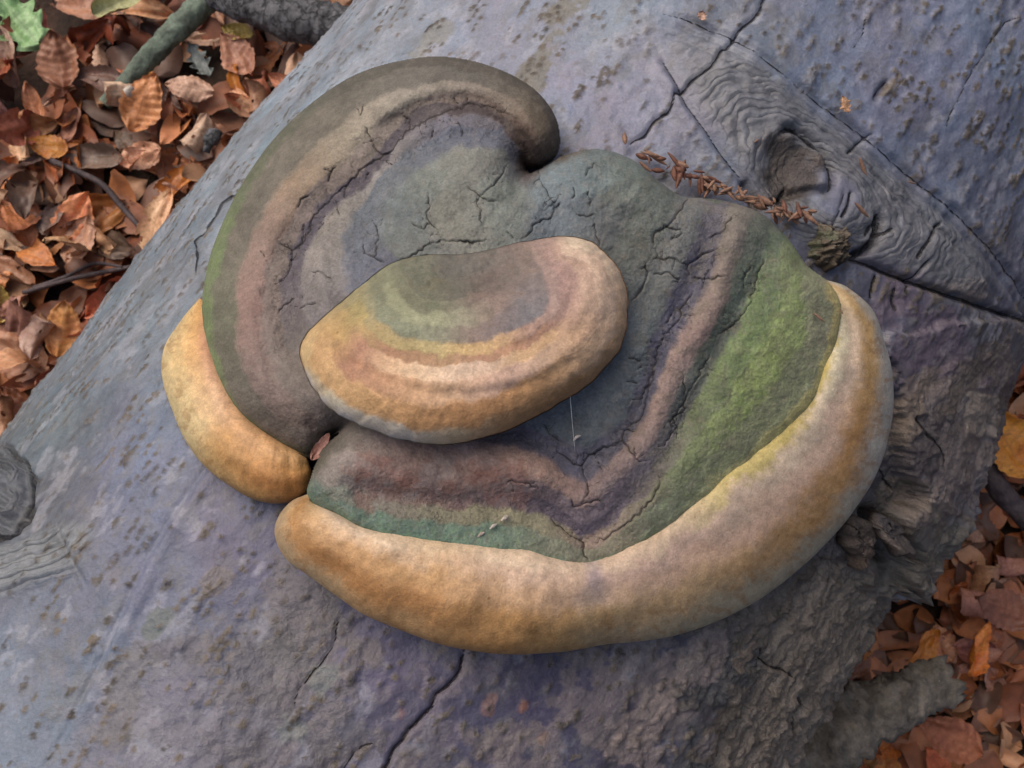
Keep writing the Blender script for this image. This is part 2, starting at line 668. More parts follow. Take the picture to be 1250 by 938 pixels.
polyA = curve(A_out + A_in, step=8, closed=True)
polyC = curve(C_top + C_rim + C_left + C_in, step=8, closed=True)

s_nodes = np.concatenate([np.linspace(-1.3, -0.36, 40, endpoint=False), np.arange(-0.36, 0.44, 0.0009), np.linspace(0.4405, 1.5, 40)])
ph_nodes = np.concatenate([np.linspace(-math.pi, -1.36, 50, endpoint=False), np.arange(-1.36, 1.52, 0.0036), np.linspace(1.5215, math.pi, 50)])
ns, npn = len(s_nodes), len(ph_nodes)
S, PH = np.meshgrid(s_nodes, ph_nodes, indexing='ij')
S = S.ravel()
PH = PH.ravel()
dirv = np.cos(PH)[:, None] * ZX + np.sin(PH)[:, None] * NX
base = A0 + S[:, None] * AX + R * dirv
lx, ly = project(base)
front = (PH > -1.36) & (PH < 1.52) & (S > -0.36) & (S < 0.44)
U = PH * R * 1000.0          # millimetres round the log
V = S * 1000.0               # millimetres along it
lx = np.where(front, lx, -9999)
ly = np.where(front, ly, -9999)

disp = 0.0035 * fbm(V / 160, U / 90, 3, 1) + 0.0006 * fbm(V / 14, U / 9, 3, 4)
disp *= 1.0

LC = [(400, 100, 146, 154, 164), (480, 40, 140, 148, 158), (600, 40, 142, 144, 160), (720, 120, 138, 138, 158), (800, 60, 132, 136, 150), (300, 190, 136, 146, 154), (180, 370, 122, 132, 140),
      (60, 520, 112, 122, 128), (50, 640, 106, 112, 122), (160, 590, 118, 124, 148), (300, 700, 112, 108, 134), (100, 800, 124, 132, 150),
      (30, 860, 128, 138, 154), (200, 720, 122, 124, 148), (250, 850, 112, 110, 130), (180, 900, 114, 114, 130), (400, 640, 104, 94, 128), (480, 800, 100, 94, 120), (560, 880, 98, 92, 116), (640, 850, 88, 82, 108),
      (720, 860, 84, 78, 100), (800, 880, 88, 80, 92), (850, 830, 90, 82, 90), (900, 40, 122, 128, 142), (1000, 60, 122, 128, 148), (1150, 100, 122, 126, 148), (1230, 30, 124, 130, 150),
      (1200, 220, 116, 120, 138), (1230, 330, 106, 108, 122), (1120, 400, 98, 88, 102), (1110, 470, 94, 84, 92), (1170, 480, 96, 88, 88), (1060, 680, 108, 99, 88),
      (980, 800, 110, 101, 90), (940, 900, 106, 97, 88), (1200, 430, 100, 92, 94), (880, 900, 92, 84, 82), (330, 800, 104, 102, 112), (620, 130, 140, 140, 156), (760, 30, 134, 140, 150)]
SAT = 0.8
lcol = paint(lx, ly, LC, 3.0, 14, 0.02, 3, np.array([0.74, 0.77, 0.81]))  # bark's own colours, with the sky's blue reflection partly painted in
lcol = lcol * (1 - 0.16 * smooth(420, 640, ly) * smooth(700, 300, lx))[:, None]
mo = fbm(V / 55, U / 40, 4, 3, 0.6)
mo2 = fbm(V / 30 + 40, U / 22, 4, 6, 0.6)
lcol = lcol * (1 + 0.14 * np.clip(mo, -1, 1))[:, None] * (1 + np.clip(mo2, -1, 1)[:, None] * np.array([0.05, -0.02, -0.04]))
sc_ = (smooth(0.35, 0.75, fbm(V / 12, U / 8, 5, 1, 0.65)) * 0.35)[:, None]
lcol = lcol * (1 - sc_) + lin((104, 102, 98)) * sc_
sc_ = (smooth(0.5, 0.85, fbm(V / 20 + 9, U / 14, 5, 4, 0.65)) * 0.3)[:, None]
lcol = lcol * (1 - sc_) + lin((160, 160, 168)) * sc_
lcd = np.full(S.size, 9.0)
rough = np.full(S.size, 0.15)
crackm = np.zeros(S.size)


def bump_stroke(pts, amp, w, jagged=0.0, taper=True, slit=0.0):
    """ridge or groove along a line on the bark"""
    global disp
    p = curve(pts, step=8)
    if jagged:
        p = jag(p, jagged)
    d, par = dist_poly(lx, ly, p, reach=w * 3.5)
    m = np.exp(-(d / w) ** 2)
    if taper:
        m = m * np.clip(np.minimum(par, 1 - par) * 8 + 0.25, 0, 1)
    disp = disp + amp * m
    if slit:
        global lcd
        lcd = np.minimum(lcd, d / (slit * np.clip(np.minimum(par, 1 - par) * 8 + 0.35, 0, 1)))
    return m


# rough flaking patches
def patch(cx, cy, rx, ry, ang, c, a, rgh, k, amp=0.0009, edge=0.35):
    global disp, lcol, rough
    m0 = (np.abs(lx - cx) < rx * 2 + ry * 2) & (np.abs(ly - cy) < rx * 2 + ry * 2)
    ix = np.nonzero(m0)[0]
    x = lx[ix] - cx
    y = ly[ix] - cy
    ca, sa = math.cos(math.radians(ang)), math.sin(math.radians(ang))
    q = np.hypot((x * ca + y * sa) / rx, (-x * sa + y * ca) / ry) + 0.9 * fbm(lx[ix] * 0.02, ly[ix] * 0.02, 5, k, 0.62)
    m = smooth(1 + edge * 0.5, 1 - edge * 0.5, q) * a
    lcol[ix] = lcol[ix] * (1 - m[:, None]) + lin(c) * m[:, None]
    rough[ix] = np.maximum(rough[ix], m * rgh)
    disp[ix] += m * amp * (0.4 + fbm(lx[ix] * 0.09, ly[ix] * 0.09, 4, k + 1, 0.65))


patch(350, 820, 75, 105, 20, (100, 95, 94), 0.6, 0.7, 1, 0.0006)
patch(300, 880, 60, 60, 0, (96, 92, 98), 0.5, 0.7, 2, 0.0005)
patch(200, 860, 70, 110, -50, (118, 114, 124), 0.4, 0.8, 3, 0.0006)
patch(390, 830, 22, 48, 30, (110, 116, 112), 0.5, 0.5, 4, 0.0005)
patch(135, 870, 16, 55, 28, (98, 95, 92), 0.5, 0.6, 5, 0.0006)
patch(190, 765, 12, 18, 20, (92, 98, 98), 0.9, 0.3, 6, -0.0004)
patch(205, 790, 24, 18, 20, (90, 88, 98), 0.8, 0.3, 7, -0.0004)
patch(665, 60, 14, 60, 28, (112, 108, 96), 0.8, 0.6, 2, 0.0006)
patch(520, 50, 40, 12, -45, (118, 116, 106), 0.6, 0.5, 5, 0.0005)
patch(780, 150, 60, 50, 0, (128, 124, 138), 0.5, 0.4, 6, 0.0006)
patch(560, 830, 60, 30, -45, (112, 104, 112), 0.5, 0.6, 4, 0.0007)
patch(700, 880, 120, 40, -35, (122, 112, 108), 0.55, 0.7, 7, 0.0006, 0.2)
patch(860, 800, 90, 26, -55, (134, 122, 114), 0.7, 0.8, 1, 0.001, 0.2)
patch(800, 870, 70, 30, -50, (140, 126, 120), 0.6, 0.8, 3, 0.0008, 0.2)
patch(920, 850, 90, 60, -55, (70, 70, 66), 0.7, 0.9, 2, 0.0015)
patch(1010, 740, 150, 90, -55, (98, 92, 82), 0.8, 1.0, 4, 0.0013)
patch(960, 880, 110, 60, -55, (102, 92, 82), 0.7, 1.0, 6, 0.0012)
patch(1130, 520, 120, 55, -60, (116, 104, 96), 0.75, 1.0, 5, 0.001)
patch(1095, 545, 50, 26, -60, (70, 64, 64), 0.8, 0.9, 7, 0.0012)
patch(1020, 660, 60, 30, -50, (78, 74, 74), 0.7, 0.9, 1, 0.001)
patch(1120, 410, 80, 40, 20, (98, 86, 96), 0.6, 0.7, 3, 0.0008)
for q, (x, y, c) in enumerate([(475, 745, (150, 96, 62)), (592, 752, (138, 86, 74)), (640, 862, (160, 108, 74)), (598, 862, (140, 106, 92)), (490, 870, (120, 76, 68)), (660, 905, (138, 112, 96))]):
    patch(x, y, 7, 10, 20, c, 0.55, 0.3, q, 0.0008)

for k in range(60):
    px_, py_ = rng.uniform(820, 1220), rng.uniform(440, 960)
    if px_ + py_ * 0.62 < 1400 or px_ + py_ * 0.56 > 1560:
        continue
    patch(px_, py_, rng.uniform(14, 48), rng.uniform(6, 20), rng.normal(-57, 15), [(140, 128, 116), (74, 68, 62), (122, 108, 94), (128, 116, 110), (92, 82, 70)][k % 5], rng.uniform(0.5, 0.9), 0.6, k, rng.uniform(-0.0008, 0.0012), 0.12)
for k in range(46):
    px_, py_ = rng.uniform(260, 900), rng.uniform(700, 960)
    patch(px_, py_, rng.uniform(6, 24), rng.uniform(4, 11), rng.normal(-57, 20), [(116, 108, 104), (84, 78, 84), (124, 116, 116)][k % 3], rng.uniform(0.3, 0.7), 0.5, k, 0.0005, 0.12)

# ---- the big branch scar: ellipse rings of wrinkled bark, hollow, swollen lip
kx, ky = 1000.0, 228.0
ka = math.radians(37)
X1 = (lx - kx) * math.cos(ka) + (ly - ky) * math.sin(ka)
X2 = -(lx - kx) * math.sin(ka) + (ly - ky) * math.cos(ka)
fold_top = curve([(800, 18), (850, 30), (910, 62), (980, 112), (1050, 160), (1120, 218), (1180, 270), (1230, 330), (1262, 380)], step=8)
fold_left = curve([(805, 70), (822, 98), (838, 132), (862, 165), (884, 195), (908, 224)], step=8)
crack_low = curve([(1030, 312), (1062, 322), (1110, 342), (1170, 364), (1215, 380), (1260, 396)], step=8)
near = (lx > 780) & (ly < 460) & (ly > -30)
ix = np.nonzero(near)[0]
lens_poly = np.vstack([fold_top, crack_low[::-1], np.array([(1000, 330), (955, 290), (920, 250)]), fold_left[::-1]])
ls = np.full(S.size, -100.0)
ls[ix] = sdf(lx[ix], ly[ix], lens_poly)
lm = smooth(-2, 26, ls)
rho = np.hypot(X1 / 2.0, X2) + 5 * fbm(lx * 0.022, ly * 0.022, 3, 2) + 1.6 * fbm(lx * 0.09, ly * 0.09, 2, 5)
fade = smooth(18, 34, rho) * smooth(145, 90, rho) * lm
wave = 1 - np.abs(np.sin(rho * math.pi / 11.5)) ** 0.8
wave2 = np.sin(rho * 2 * math.pi / 5.2)
disp += fade * (0.0005 * wave * (0.5 + 0.5 * fbm(lx * 0.02, ly * 0.02, 2, 6)) + 0.0003 * wave2)
disp += 0.0025 * lm * smooth(-10, 60, ls)
disp -= 0.0065 * np.exp(-((lx - 950) ** 2 / 24 ** 2 + (ly - 218) ** 2 / 34 ** 2))
disp += 0.004 * np.exp(-((np.hypot((lx - 952) / 1.0, (ly - 214) / 1.05) - 46) / 9) ** 2) * (0.4 + 0.6 * fbm(lx * 0.04, ly * 0.04, 2, 3)) * lm
disp += 0.005 * np.exp(-((lx - 1015) ** 2 + (ly - 268) ** 2) / 34 ** 2)
disp += 0.0006 * fade * fbm(lx * 0.05, ly * 0.05, 4, 1, 0.6)
mk = np.clip(fade * 0.8, 0, 0.75)
lcol = lcol * (1 - mk[:, None]) + lin((116, 116, 118)) * mk[:, None]
gm = fade * (1 - wave) ** 2 * 0.35
lcol = lcol * (1 - gm[:, None]) + lin((66, 66, 68)) * gm[:, None]
hm = 0.9 * smooth(1.15, 0.6, np.hypot((lx - 960) / 46, (ly - 217) / 50) + 0.25 * fbm(lx * 0.04, ly * 0.04, 3, 2))
lcol = lcol * (1 - hm[:, None]) + (lin((66, 57, 50)) * (1 + 0.4 * np.clip(fbm(lx * 0.06, ly * 0.06, 3, 1), -1, 1))[:, None]) * hm[:, None]
rough = np.maximum(rough, hm)
bump_stroke([(905, 222), (918, 240), (925, 262)], -0.006, 7)
bump_stroke([(945, 168), (965, 158), (990, 172), (1008, 195), (1015, 220), (1008, 235)], -0.006, 6, 2.5, slit=3.0)
bump_stroke([(1072, 262), (1074, 284), (1060, 304), (1040, 314)], -0.009, 5.5, 1, slit=4.5)
bump_stroke(crack_low, -0.005, 4.5, 1.8, slit=1.8)
bump_stroke([(940, 252), (960, 240), (985, 235), (1010, 238)], -0.004, 5)
bump_stroke(fold_top, -0.0018, 4.0, 1.6, slit=0.9)
bump_stroke(fold_left, -0.0026, 5.0, 1.6, slit=1.2)
bump_stroke(fold_top + np.array([6, -5]), 0.0010, 6)
bump_stroke(fold_top + np.array([-9, 9]), -0.0016, 3, 1)
bump_stroke(fold_top + np.array([-22, 20]), -0.0014, 3, 1)
bump_stroke(fold_left + np.array([-9, 6]), 0.003, 9)

# ---- the small scar at the other end
ix = np.nonzero((lx < 160) & (ly > 520) & (ly < 780) & (lx > -160))[0]
x, y = lx[ix], ly[ix]
r0 = np.hypot((x + 2) / 0.9, (y - 602) / 1.15) + 9 * fbm(x * 0.04, y * 0.04, 3, 1)
mm = smooth(52, 40, r0)
disp[ix] += mm * (0.004 * np.cos(r0 / 42 * math.pi * 0.5) + 0.0022 * np.sin(r0 * 2 * math.pi / 13))
disp[ix] -= 0.005 * np.exp(-((r0 - 45) / 5) ** 2) * smooth(-20, 20, x + (y - 560) * 0.4)
crackm[ix] = np.maximum(crackm[ix], 0.9 * np.exp(-((r0 - 45) / 4.5) ** 2) * smooth(-20, 20, x + (y - 560) * 0.4))
r1 = np.hypot((x - 18) * 0.8 + (y - 640) * 0.35, (y - 628)) + 4 * fbm(x * 0.03, y * 0.03, 3, 2)
m2 = smooth(112, 90, r1) * smooth(30, 55, r1) * smooth(630, 655, y) * smooth(135, 95, x)
disp[ix] += m2 * 0.0015 * (1 - np.abs(np.sin(r1 * math.pi / 10.5)))
disp[ix] += 0.002 * m2
wrk2 = np.zeros(S.size)
rho2 = np.zeros(S.size)
wrk2[ix] = np.maximum(m2, mm * 0.8)
rho2[ix] = np.where(m2 > 0.02, r1, r0)
m2 = m2 * 0.7
lcol[ix] = lcol[ix] * (1 - m2[:, None]) + lin((122, 126, 128)) * m2[:, None]
mm = mm * 0.7
lcol[ix] = lcol[ix] * (1 - mm[:, None]) + lin((80, 83, 88)) * mm[:, None]
eye = (0.85 * smooth(20, 10, r0))[:, None]
lcol[ix] = lcol[ix] * (1 - eye) + lin((58, 58, 58)) * eye
disp[ix] -= 0.004 * smooth(20, 8, r0)
bump_stroke([(70, 640), (88, 680), (108, 725)], -0.002, 5, 1)

# ---- cracks in the bark
for pts, w_, dp in [([(572, 790), (556, 828), (536, 850), (512, 878), (490, 905), (468, 942), (455, 970)], 2.8, 0.006),
                    ([(948, -20), (935, 0), (912, 30), (890, 58), (860, 88), (832, 118), (800, 150), (765, 186)], 2.6, 0.005),
                    ([(290, 230), (262, 262), (242, 296), (240, 340)], 2.0, 0.003),
                    ([(411, 755), (404, 790), (382, 820), (362, 848), (355, 872)], 1.8, 0.0025),
                    ([(1105, 500), (1118, 530), (1134, 568)], 2.4, 0.003), ([(1070, 565), (1082, 580), (1096, 596)], 2.2, 0.003),
                    ([(925, 790), (950, 815), (985, 835)], 2, 0.003), ([(980, 905), (985, 880), (990, 862)], 2.5, 0.004),
                    ([(455, 905), (430, 925), (415, 945)], 1.6, 0.002), ([(1040, 60), (1052, 40), (1056, 22)], 1.5, 0.001),
                    ([(1150, 160), (1180, 100), (1215, 40), (1240, 20)], 1.6, 0.001)]:
    pj = curve(pts, step=14)
    pj = pj + rng.normal(0, 2.2, pj.shape)
    bump_stroke(pj, -dp * 0.45, w_ * 1.1, 1.8, slit=w_ * 0.62)
bump_stroke([(300, 500), (245, 590), (210, 640), (175, 700), (140, 770), (110, 830), (75, 895), (50, 940)], -0.0012, 4, 2)
bump_stroke([(308, 508), (253, 598), (218, 648), (183, 708), (148, 778), (118, 838), (83, 903)], 0.0014, 8, 2)
# splits and steps in the decayed flank
for k in range(26):
    x = rng.uniform(930, 1150)
    y = 1500 - x + rng.normal(0, 120) - 100
    L = rng.uniform(15, 60)
    an = math.radians(rng.normal(-58, 16))
    m = bump_stroke([(x, y), (x + L * 0.5 * math.cos(an) + rng.normal(0, 3), y + L * 0.5 * math.sin(an)), (x + L * math.cos(an), y + L * math.sin(an))], -rng.uniform(0.001, 0.004), rng.uniform(1.5, 3.5), 2, slit=rng.uniform(0.8, 2.4))
m = bump_stroke([(1055, 625), (1070, 640), (1078, 660), (1085, 690)], -0.014, 9, 2)
crackm = np.maximum(crackm, m * 0.9)

# ---- the bark still hangs on in a ragged sheet; below it the wood is bare
ix = np.nonzero((lx > 820) & (ly > 380) & (ly < 1200))[0]
xx = lx[ix] + 9 * fbm(lx[ix] * 0.03, ly[ix] * 0.03, 5, 2, 0.65)
yy = ly[ix] + 9 * fbm(lx[ix] * 0.03 + 7, ly[ix] * 0.03, 5, 3, 0.65)
sheet = np.array([(1080, 400), (1400, 380), (1400, 500), (1260, 520), (1225, 560), (1200, 610), (1170, 660), (1118, 735), (1096, 728), (1090, 690), (1082, 650), (1094, 600), (1096, 540), (1085, 480)], float)
sd = sdf(xx, yy, sheet)
disp[ix] += smooth(-3, 4, sd) * (0.004 + 0.011 * smooth(430, 640, ly[ix]))
wood = np.array([(1010, 680), (1045, 690), (1085, 735), (1400, 740), (1400, 1100), (800, 1100), (850, 960), (905, 860), (955, 760)], float)
sw = sdf(xx, yy, wood)
disp[ix] += -0.006 * smooth(-4, 5, sw) + 0.0014 * smooth(-4, 5, sw) * fbm(V[ix] / 22, U[ix] / 7, 4, 5, 0.6)
mw = (smooth(-2, 5, sw) * 0.65)[:, None]
lcol[ix] = lcol[ix] * (1 - mw) + lin((128, 116, 102)) * (1 + 0.4 * np.clip(fbm(V[ix] / 18, U[ix] / 6, 4, 6), -1, 1))[:, None] * mw
rough[ix] = np.maximum(rough[ix], smooth(-2, 5, sw))

disp += smooth(0.98, 1.2, PH) * smooth(430, 620, np.where(front, ly, 0)) * (0.0045 * fbm(V / 26, U / 14, 4, 3, 0.6) + 0.0015 * fbm(V / 8, U / 5, 3, 5, 0.6))

# ---- lenticels: short chains of corky warts along the log
lent = np.zeros(S.size).reshape(ns, npn)
ld = np.zeros((ns, npn))
SD = s_nodes
PD = ph_nodes
LX = lx.reshape(ns, npn)
LY = ly.reshape(ns, npn)
LS = ls.reshape(ns, npn)


def wart(s, u, rs, ru, h, pit):
    ph = u / R
    i0, i1 = np.searchsorted(SD, [s - rs * 2.2, s + rs * 2.2])
    j0, j1 = np.searchsorted(PD, [ph - ru * 2.2 / R, ph + ru * 2.2 / R])
    if i1 - i0 < 3 or j1 - j0 < 3:
        return
    a = (SD[i0:i1, None] - s) / rs
    b = (PD[None, j0:j1] * R - u) / ru
    q = np.hypot(a, b)
    q = q * (1 + 0.35 * vnoise(a * 2.1 + s * 900, b * 2.1 + u * 900, 3))
    e = np.exp(-q ** 2)
    ld[i0:i1, j0:j1] += h * (e - pit * np.exp(-(q * 2.2) ** 2))
    lent[i0:i1, j0:j1] = np.maximum(lent[i0:i1, j0:j1], smooth(1.25, 0.75, q))


for k in range(5200):
    s = rng.uniform(-0.36, 0.44)
    u = rng.uniform(-1.34, 1.34) * R
    i = min(np.searchsorted(SD, s), ns - 1)
    j = min(np.searchsorted(PD, u / R), npn - 1)
    X, Y = LX[i, j], LY[i, j]
    if LS[i, j] > 5 or (X < 50 and 560 < Y < 660):
        continue
    if X > 900 and Y > 420 and rng.random() < 0.75:
        continue
    big = X > 900 or X < 300
    n_ = rng.choice([1, 1, 2, 3, 4] if big else [1, 1, 1, 2, 3])
    dr = rng.normal(0, 0.15)
    for q in range(n_):
        r_ = rng.uniform(0.0007, 0.0016) * (1.2 if X > 950 and Y < 400 else 1)
        wart(s, u, r_ * rng.uniform(0.9, 1.6), r_ * rng.uniform(0.75, 1.15), rng.uniform(0.0006, 0.0017), rng.uniform(0.4, 1.5))
        s += r_ * rng.uniform(2.2, 4.0)
        u += r_ * (dr + rng.normal(0, 0.5))
lent = lent.ravel()
disp += ld.ravel()
tone = 0.5 + 0.5 * np.clip(fbm(V / 9, U / 9, 2, 6), -1, 1)
lentc = lin((66, 61, 56)) * (1 - tone[:, None]) + lin((108, 98, 86)) * tone[:, None]
a_ = (lent * np.clip(0.85 + 0.4 * fbm(V / 30, U / 30, 2, 2), 0.45, 0.95))[:, None]
lcol = lcol * (1 - a_) + lentc * a_
rough = np.maximum(rough, lent * 0.7)
cm = np.clip(crackm, 0, 1)[:, None] * 0.9
lcol = lcol * (1 - cm) + lin((36, 33, 33)) * cm

lverts = base + disp[:, None] * dirv
lf = grid_faces(ns, npn)
# bark that the fungus has grown over is left out
# the bark round the sides and back, out of the painted face
back_ = np.where(PH > 0, smooth(1.3, 1.5, PH), smooth(1.2, 1.34, -PH))
bcol = np.where((PH > 0)[:, None], lin((112, 102, 90)), lin((118, 124, 128))) * (1 + 0.3 * np.clip(fbm(V / 40, U / 25, 4, 2), -1, 1))[:, None]
bw = np.where(front, back_, 1.0)[:, None]
lcol = lcol * (1 - bw) + bcol * bw
fx, fy = lx[lf[:, 0]], ly[lf[:, 0]]
cov = np.zeros(len(lf), bool)
cand = np.nonzero((fx > 300) & (fx < 1000) & (fy > 130) & (fy < 720))[0]
hole = curve([(470, 200), (400, 300), (370, 450), (450, 560), (500, 640), (720, 670), (880, 560), (960, 450), (900, 320), (780, 270), (640, 260), (560, 180)], step=12, closed=True)
cov[cand] = sdf(fx[cand], fy[cand], hole) > 0
lf = lf[~cov]

log = empty('fallen_log', A0 * np.array([1, 1, 0]), 'fallen beech trunk with blue-grey bark, wrinkled branch scars and a decayed flank', 'log')
new_mesh('bark', lverts, lf, M_bark, log, lcol, {'rough': rough, 'cdist': lcd, 'rho': np.where(wrk2 > 0, rho2, rho), 'wrk': np.clip(fade + wrk2, 0, 1)})
for s_, nm in ((s_nodes[0], -1), (s_nodes[-1], 1)):
    k = 48
    an = np.linspace(0, 2 * math.pi, k, endpoint=False)
    rr = [R * 0.99, R * 0.7, R * 0.4, R * 0.12]
    vv = []
    for q, r_ in enumerate(rr):
        vv += [A0 + AX * (s_ + nm * (0.004 * q + 0.003 * math.sin(3 * a + q))) + r_ * (math.cos(a) * ZX + math.sin(a) * NX) for a in an]
    fcs = grid_faces(len(rr), k, True)
    ob = new_mesh('sawn_end', np.array(vv), fcs if nm < 0 else fcs[:, ::-1], M_wood, log)


# ==================================================================== swept solids (sticks, stubs)
def limb(name, pts, radii, mat, parent=None, seg=20, step=0.004, lump=0.12, fine=0.05, seed=0, col=None, ragged=0.0):
    """tapering, knobbly limb along 3-D points with closed ragged ends"""
    p = np.asarray(pts, float)
    L = np.concatenate([[0], np.cumsum(np.linalg.norm(np.diff(p, axis=0), axis=1))])
    n = max(int(L[-1] / step), 6)
    q = curve(p, n=n)
    t = np.linspace(0, 1, n)
    rad = np.interp(t, L / L[-1], radii)
    tan = np.gradient(q, axis=0)
    tan /= np.linalg.norm(tan, axis=1, keepdims=True)
    ref = np.array([0, 0, 1.0]) if abs(tan[0][2]) < 0.9 else np.array([1.0, 0, 0])
    side = np.cross(tan, ref)
    side /= np.linalg.norm(side, axis=1, keepdims=True)
    upv = np.cross(side, tan)
    an = np.linspace(0, 2 * math.pi, seg, endpoint=False)
    T, AN = np.meshgrid(t * L[-1], an, indexing='ij')
    nz = 1 + lump * fbm(T * 60 + seed, np.cos(AN) * 1.2 + np.sin(AN) * 0.7 + seed, 3, seed) + fine * fbm(T * 250 + seed, AN * 3, 2, seed + 1)
    rr = rad[:, None] * nz
    V_ = q[:, None, :] + rr[..., None] * (np.cos(AN)[..., None] * side[:, None, :] + np.sin(AN)[..., None] * upv[:, None, :])
    if ragged:
        V_[-1] += tan[-1] * (ragged * rng.uniform(-0.3, 1, seg))[:, None]
        V_[-2] += tan[-1] * (ragged * 0.4 * rng.uniform(-0.3, 1, seg))[:, None]
    v = V_.reshape(-1, 3)
    f = grid_faces(n, seg, True)
    caps = []
    for row, flip in ((0, True), (n - 1, False)):
        c = V_[row].mean(0) - tan[row] * (0.3 * rad[row] if row else -0.3 * rad[row])
        mid = (V_[row] * 0.5 + c * 0.5)
        i0 = len(v)
        v = np.vstack([v, mid, c[None]])
        for k in range(seg):
            a, b = row * seg + k, row * seg + (k + 1) % seg
            m1, m2 = i0 + k, i0 + (k + 1) % seg
            cc = i0 + seg
            caps += [[a, b, m2, m1], [m1, m2, cc, cc]]
    quads = np.vstack([f, np.array([c for c in caps if c[2] != c[3]])])
    ob = new_mesh(name, v, quads, mat, parent)
    return ob


def at_height(px, py, z):
    """point of a view ray at a world height"""
    r = ray(px, py)
    return CAM + r * ((z - CAM[2]) / r[2])


# broken stub on the shaded flank
st = limb('branch_stub', [at_height(880, 945, 0.12), at_height(985, 905, 0.13), at_height(1070, 868, 0.125), at_height(1152, 832, 0.115)], [0.034, 0.026, 0.021, 0.017], M_wood, log, 36, 0.002, 0.22, 0.14, 3, ragged=0.008)
st['label'] = 'short broken stub of rotten grey wood with a pale torn tip'
for q in range(7):
    a_, b_ = rng.uniform(1112, 1140), rng.uniform(826, 846)
    h_ = 0.131 - 0.0009 * abs(b_ - 834)
    limb('splinter', [at_height(a_, b_, h_ - 0.004), at_height(a_ + 12, b_ - 4 + rng.normal(0, 1.5), h_), at_height(a_ + rng.uniform(20, 30), b_ - 8 + rng.normal(0, 3), h_ - 0.006)], [0.002, 0.0036, 0.001], M_pale, st, 8, 0.0015, 0.4, 0.2, q)

# torn bark flaps along the shaded flank
def flap(outline, lift, thick, curl, k, mat=M_bark, name='bark_flap', c=(104, 96, 90)):
    pl = curve(outline, step=3, closed=True)
    pl = pl + np.stack([fbm(pl[:, 0] * 0.08, pl[:, 1] * 0.08, 3, k), fbm(pl[:, 0] * 0.16 + 9, pl[:, 1] * 0.16, 4, k + 1, 0.65)], 1) * 5
    cx, cy = pl.mean(0)
    nr = 12
    rings = []
    for i in range(nr + 1):
        rings.append((pl - [cx, cy]) * (1 - i / nr * 0.97) + [cx, cy])
    P2 = np.array(rings)
    n = len(pl)
    zz = log_depth(P2[..., 0].ravel(), P2[..., 1].ravel(), R + 0.004)
    base_, nrm = log_point(P2[..., 0].ravel(), P2[..., 1].ravel())
    edge = np.minimum(np.arange(nr + 1) / 3, 1)[:, None].repeat(n, 1).ravel()
    hgt = lift + thick * np.sqrt(edge) + 0.0018 * fbm(P2[..., 0].ravel() * 0.12, P2[..., 1].ravel() * 0.12, 5, k, 0.65) + curl(P2[..., 0].ravel(), P2[..., 1].ravel())
    top = base_ + nrm * hgt[:, None]
    bot = base_[:n] + nrm[:n] * (lift - 0.004 + curl(pl[:, 0], pl[:, 1]))[:, None]
    bot2 = base_[-n:] + nrm[-n:] * (lift - 0.005)
    v = np.vstack([bot2, bot, top])
    f = grid_faces(nr + 3, n, True)
    px, py = np.tile(P2[..., 0].ravel(), 1), P2[..., 1].ravel()
    col = lin(c) * (1 + 0.35 * np.clip(fbm(px * 0.03, py * 0.03, 4, k), -1, 1))[:, None]
    dk = smooth(0.1, 0.5, fbm(px * 0.025 + 5, py * 0.025, 4, k + 2))[:, None] * 0.7
    col = col * (1 - dk) + lin((66, 62, 62)) * dk
    col = np.vstack([np.tile(lin((70, 58, 50)), (2 * n, 1)), col])
    return new_mesh(name, v, f[:, ::-1], mat, log, col, {'rough': np.full(len(v), 0.9), 'cdist': np.full(len(v), 9.0)})


flap([(1052, 640), (1066, 624), (1084, 634), (1082, 658), (1068, 668), (1058, 660)], 0.006, 0.003, lambda x, y: 0.01 * smooth(640, 660, y), 5, c=(92, 82, 74))
flap([(1020, 640), (1036, 628), (1048, 640), (1050, 670), (1040, 690), (1030, 668)], 0.004, 0.005, lambda x, y: 0 * x, 6, c=(84, 72, 62))

# dead branch end in the scar, frayed
c0, nn = log_point(np.array([1008.0]), np.array([303.0]))
c0, nn = c0[0], nn[0]
t1 = np.cross(nn, AX)
t1 /= np.linalg.norm(t1)
t2 = np.cross(nn, t1)
nr, na = 26, 72
rr_, aa_ = np.meshgrid(np.linspace(0, 1, nr), np.linspace(0, 2 * math.pi, na, endpoint=False), indexing='ij')
spl = fbm(np.cos(aa_) * 3.4 + 8, np.sin(aa_) * 3.4 + 4, 4, 2, 0.7)
rad_ = 0.0122 * rr_ * (1 + 0.22 * spl * rr_)
hh = 0.012 + 0.002 * np.sin(rr_ * 9) * 0.5 - 0.020 * rr_ ** 4 + 0.0022 * fbm(np.cos(aa_) * rr_ * 5, np.sin(aa_) * rr_ * 5, 4, 5, 0.7) + 0.001 * spl * rr_ + 0.0008 * np.sign(np.sin(aa_ * 7 + 2 * spl)) * rr_ * (1 - rr_)
vv = c0 + nn * hh.ravel()[:, None] + t1 * (rad_ * np.cos(aa_)).ravel()[:, None] + t2 * (rad_ * np.sin(aa_)).ravel()[:, None]
cc = lin((88, 78, 66)) * (1 + 0.5 * np.clip(spl.ravel(), -1, 1))[:, None]
mg = smooth(0.2, 0.6, fbm(np.cos(aa_) * rr_ * 2 + 3, np.sin(aa_) * rr_ * 2 + 3, 3, 1)).ravel()[:, None] * 0.3
cc = cc * (1 - mg) + lin((86, 108, 78)) * mg
stub = new_mesh('dead_branch_end', vv, grid_faces(nr, na, True), M_bark, log, cc, {'rough': np.full(len(vv), 1.0), 'cdist': np.full(len(vv), 9.0)})
stub['label'] = 'frayed greenish end of a dead branch in the scar'

# ==================================================================== FUNGUS
PX = 0.00033       # metres of relief per unit of measured height


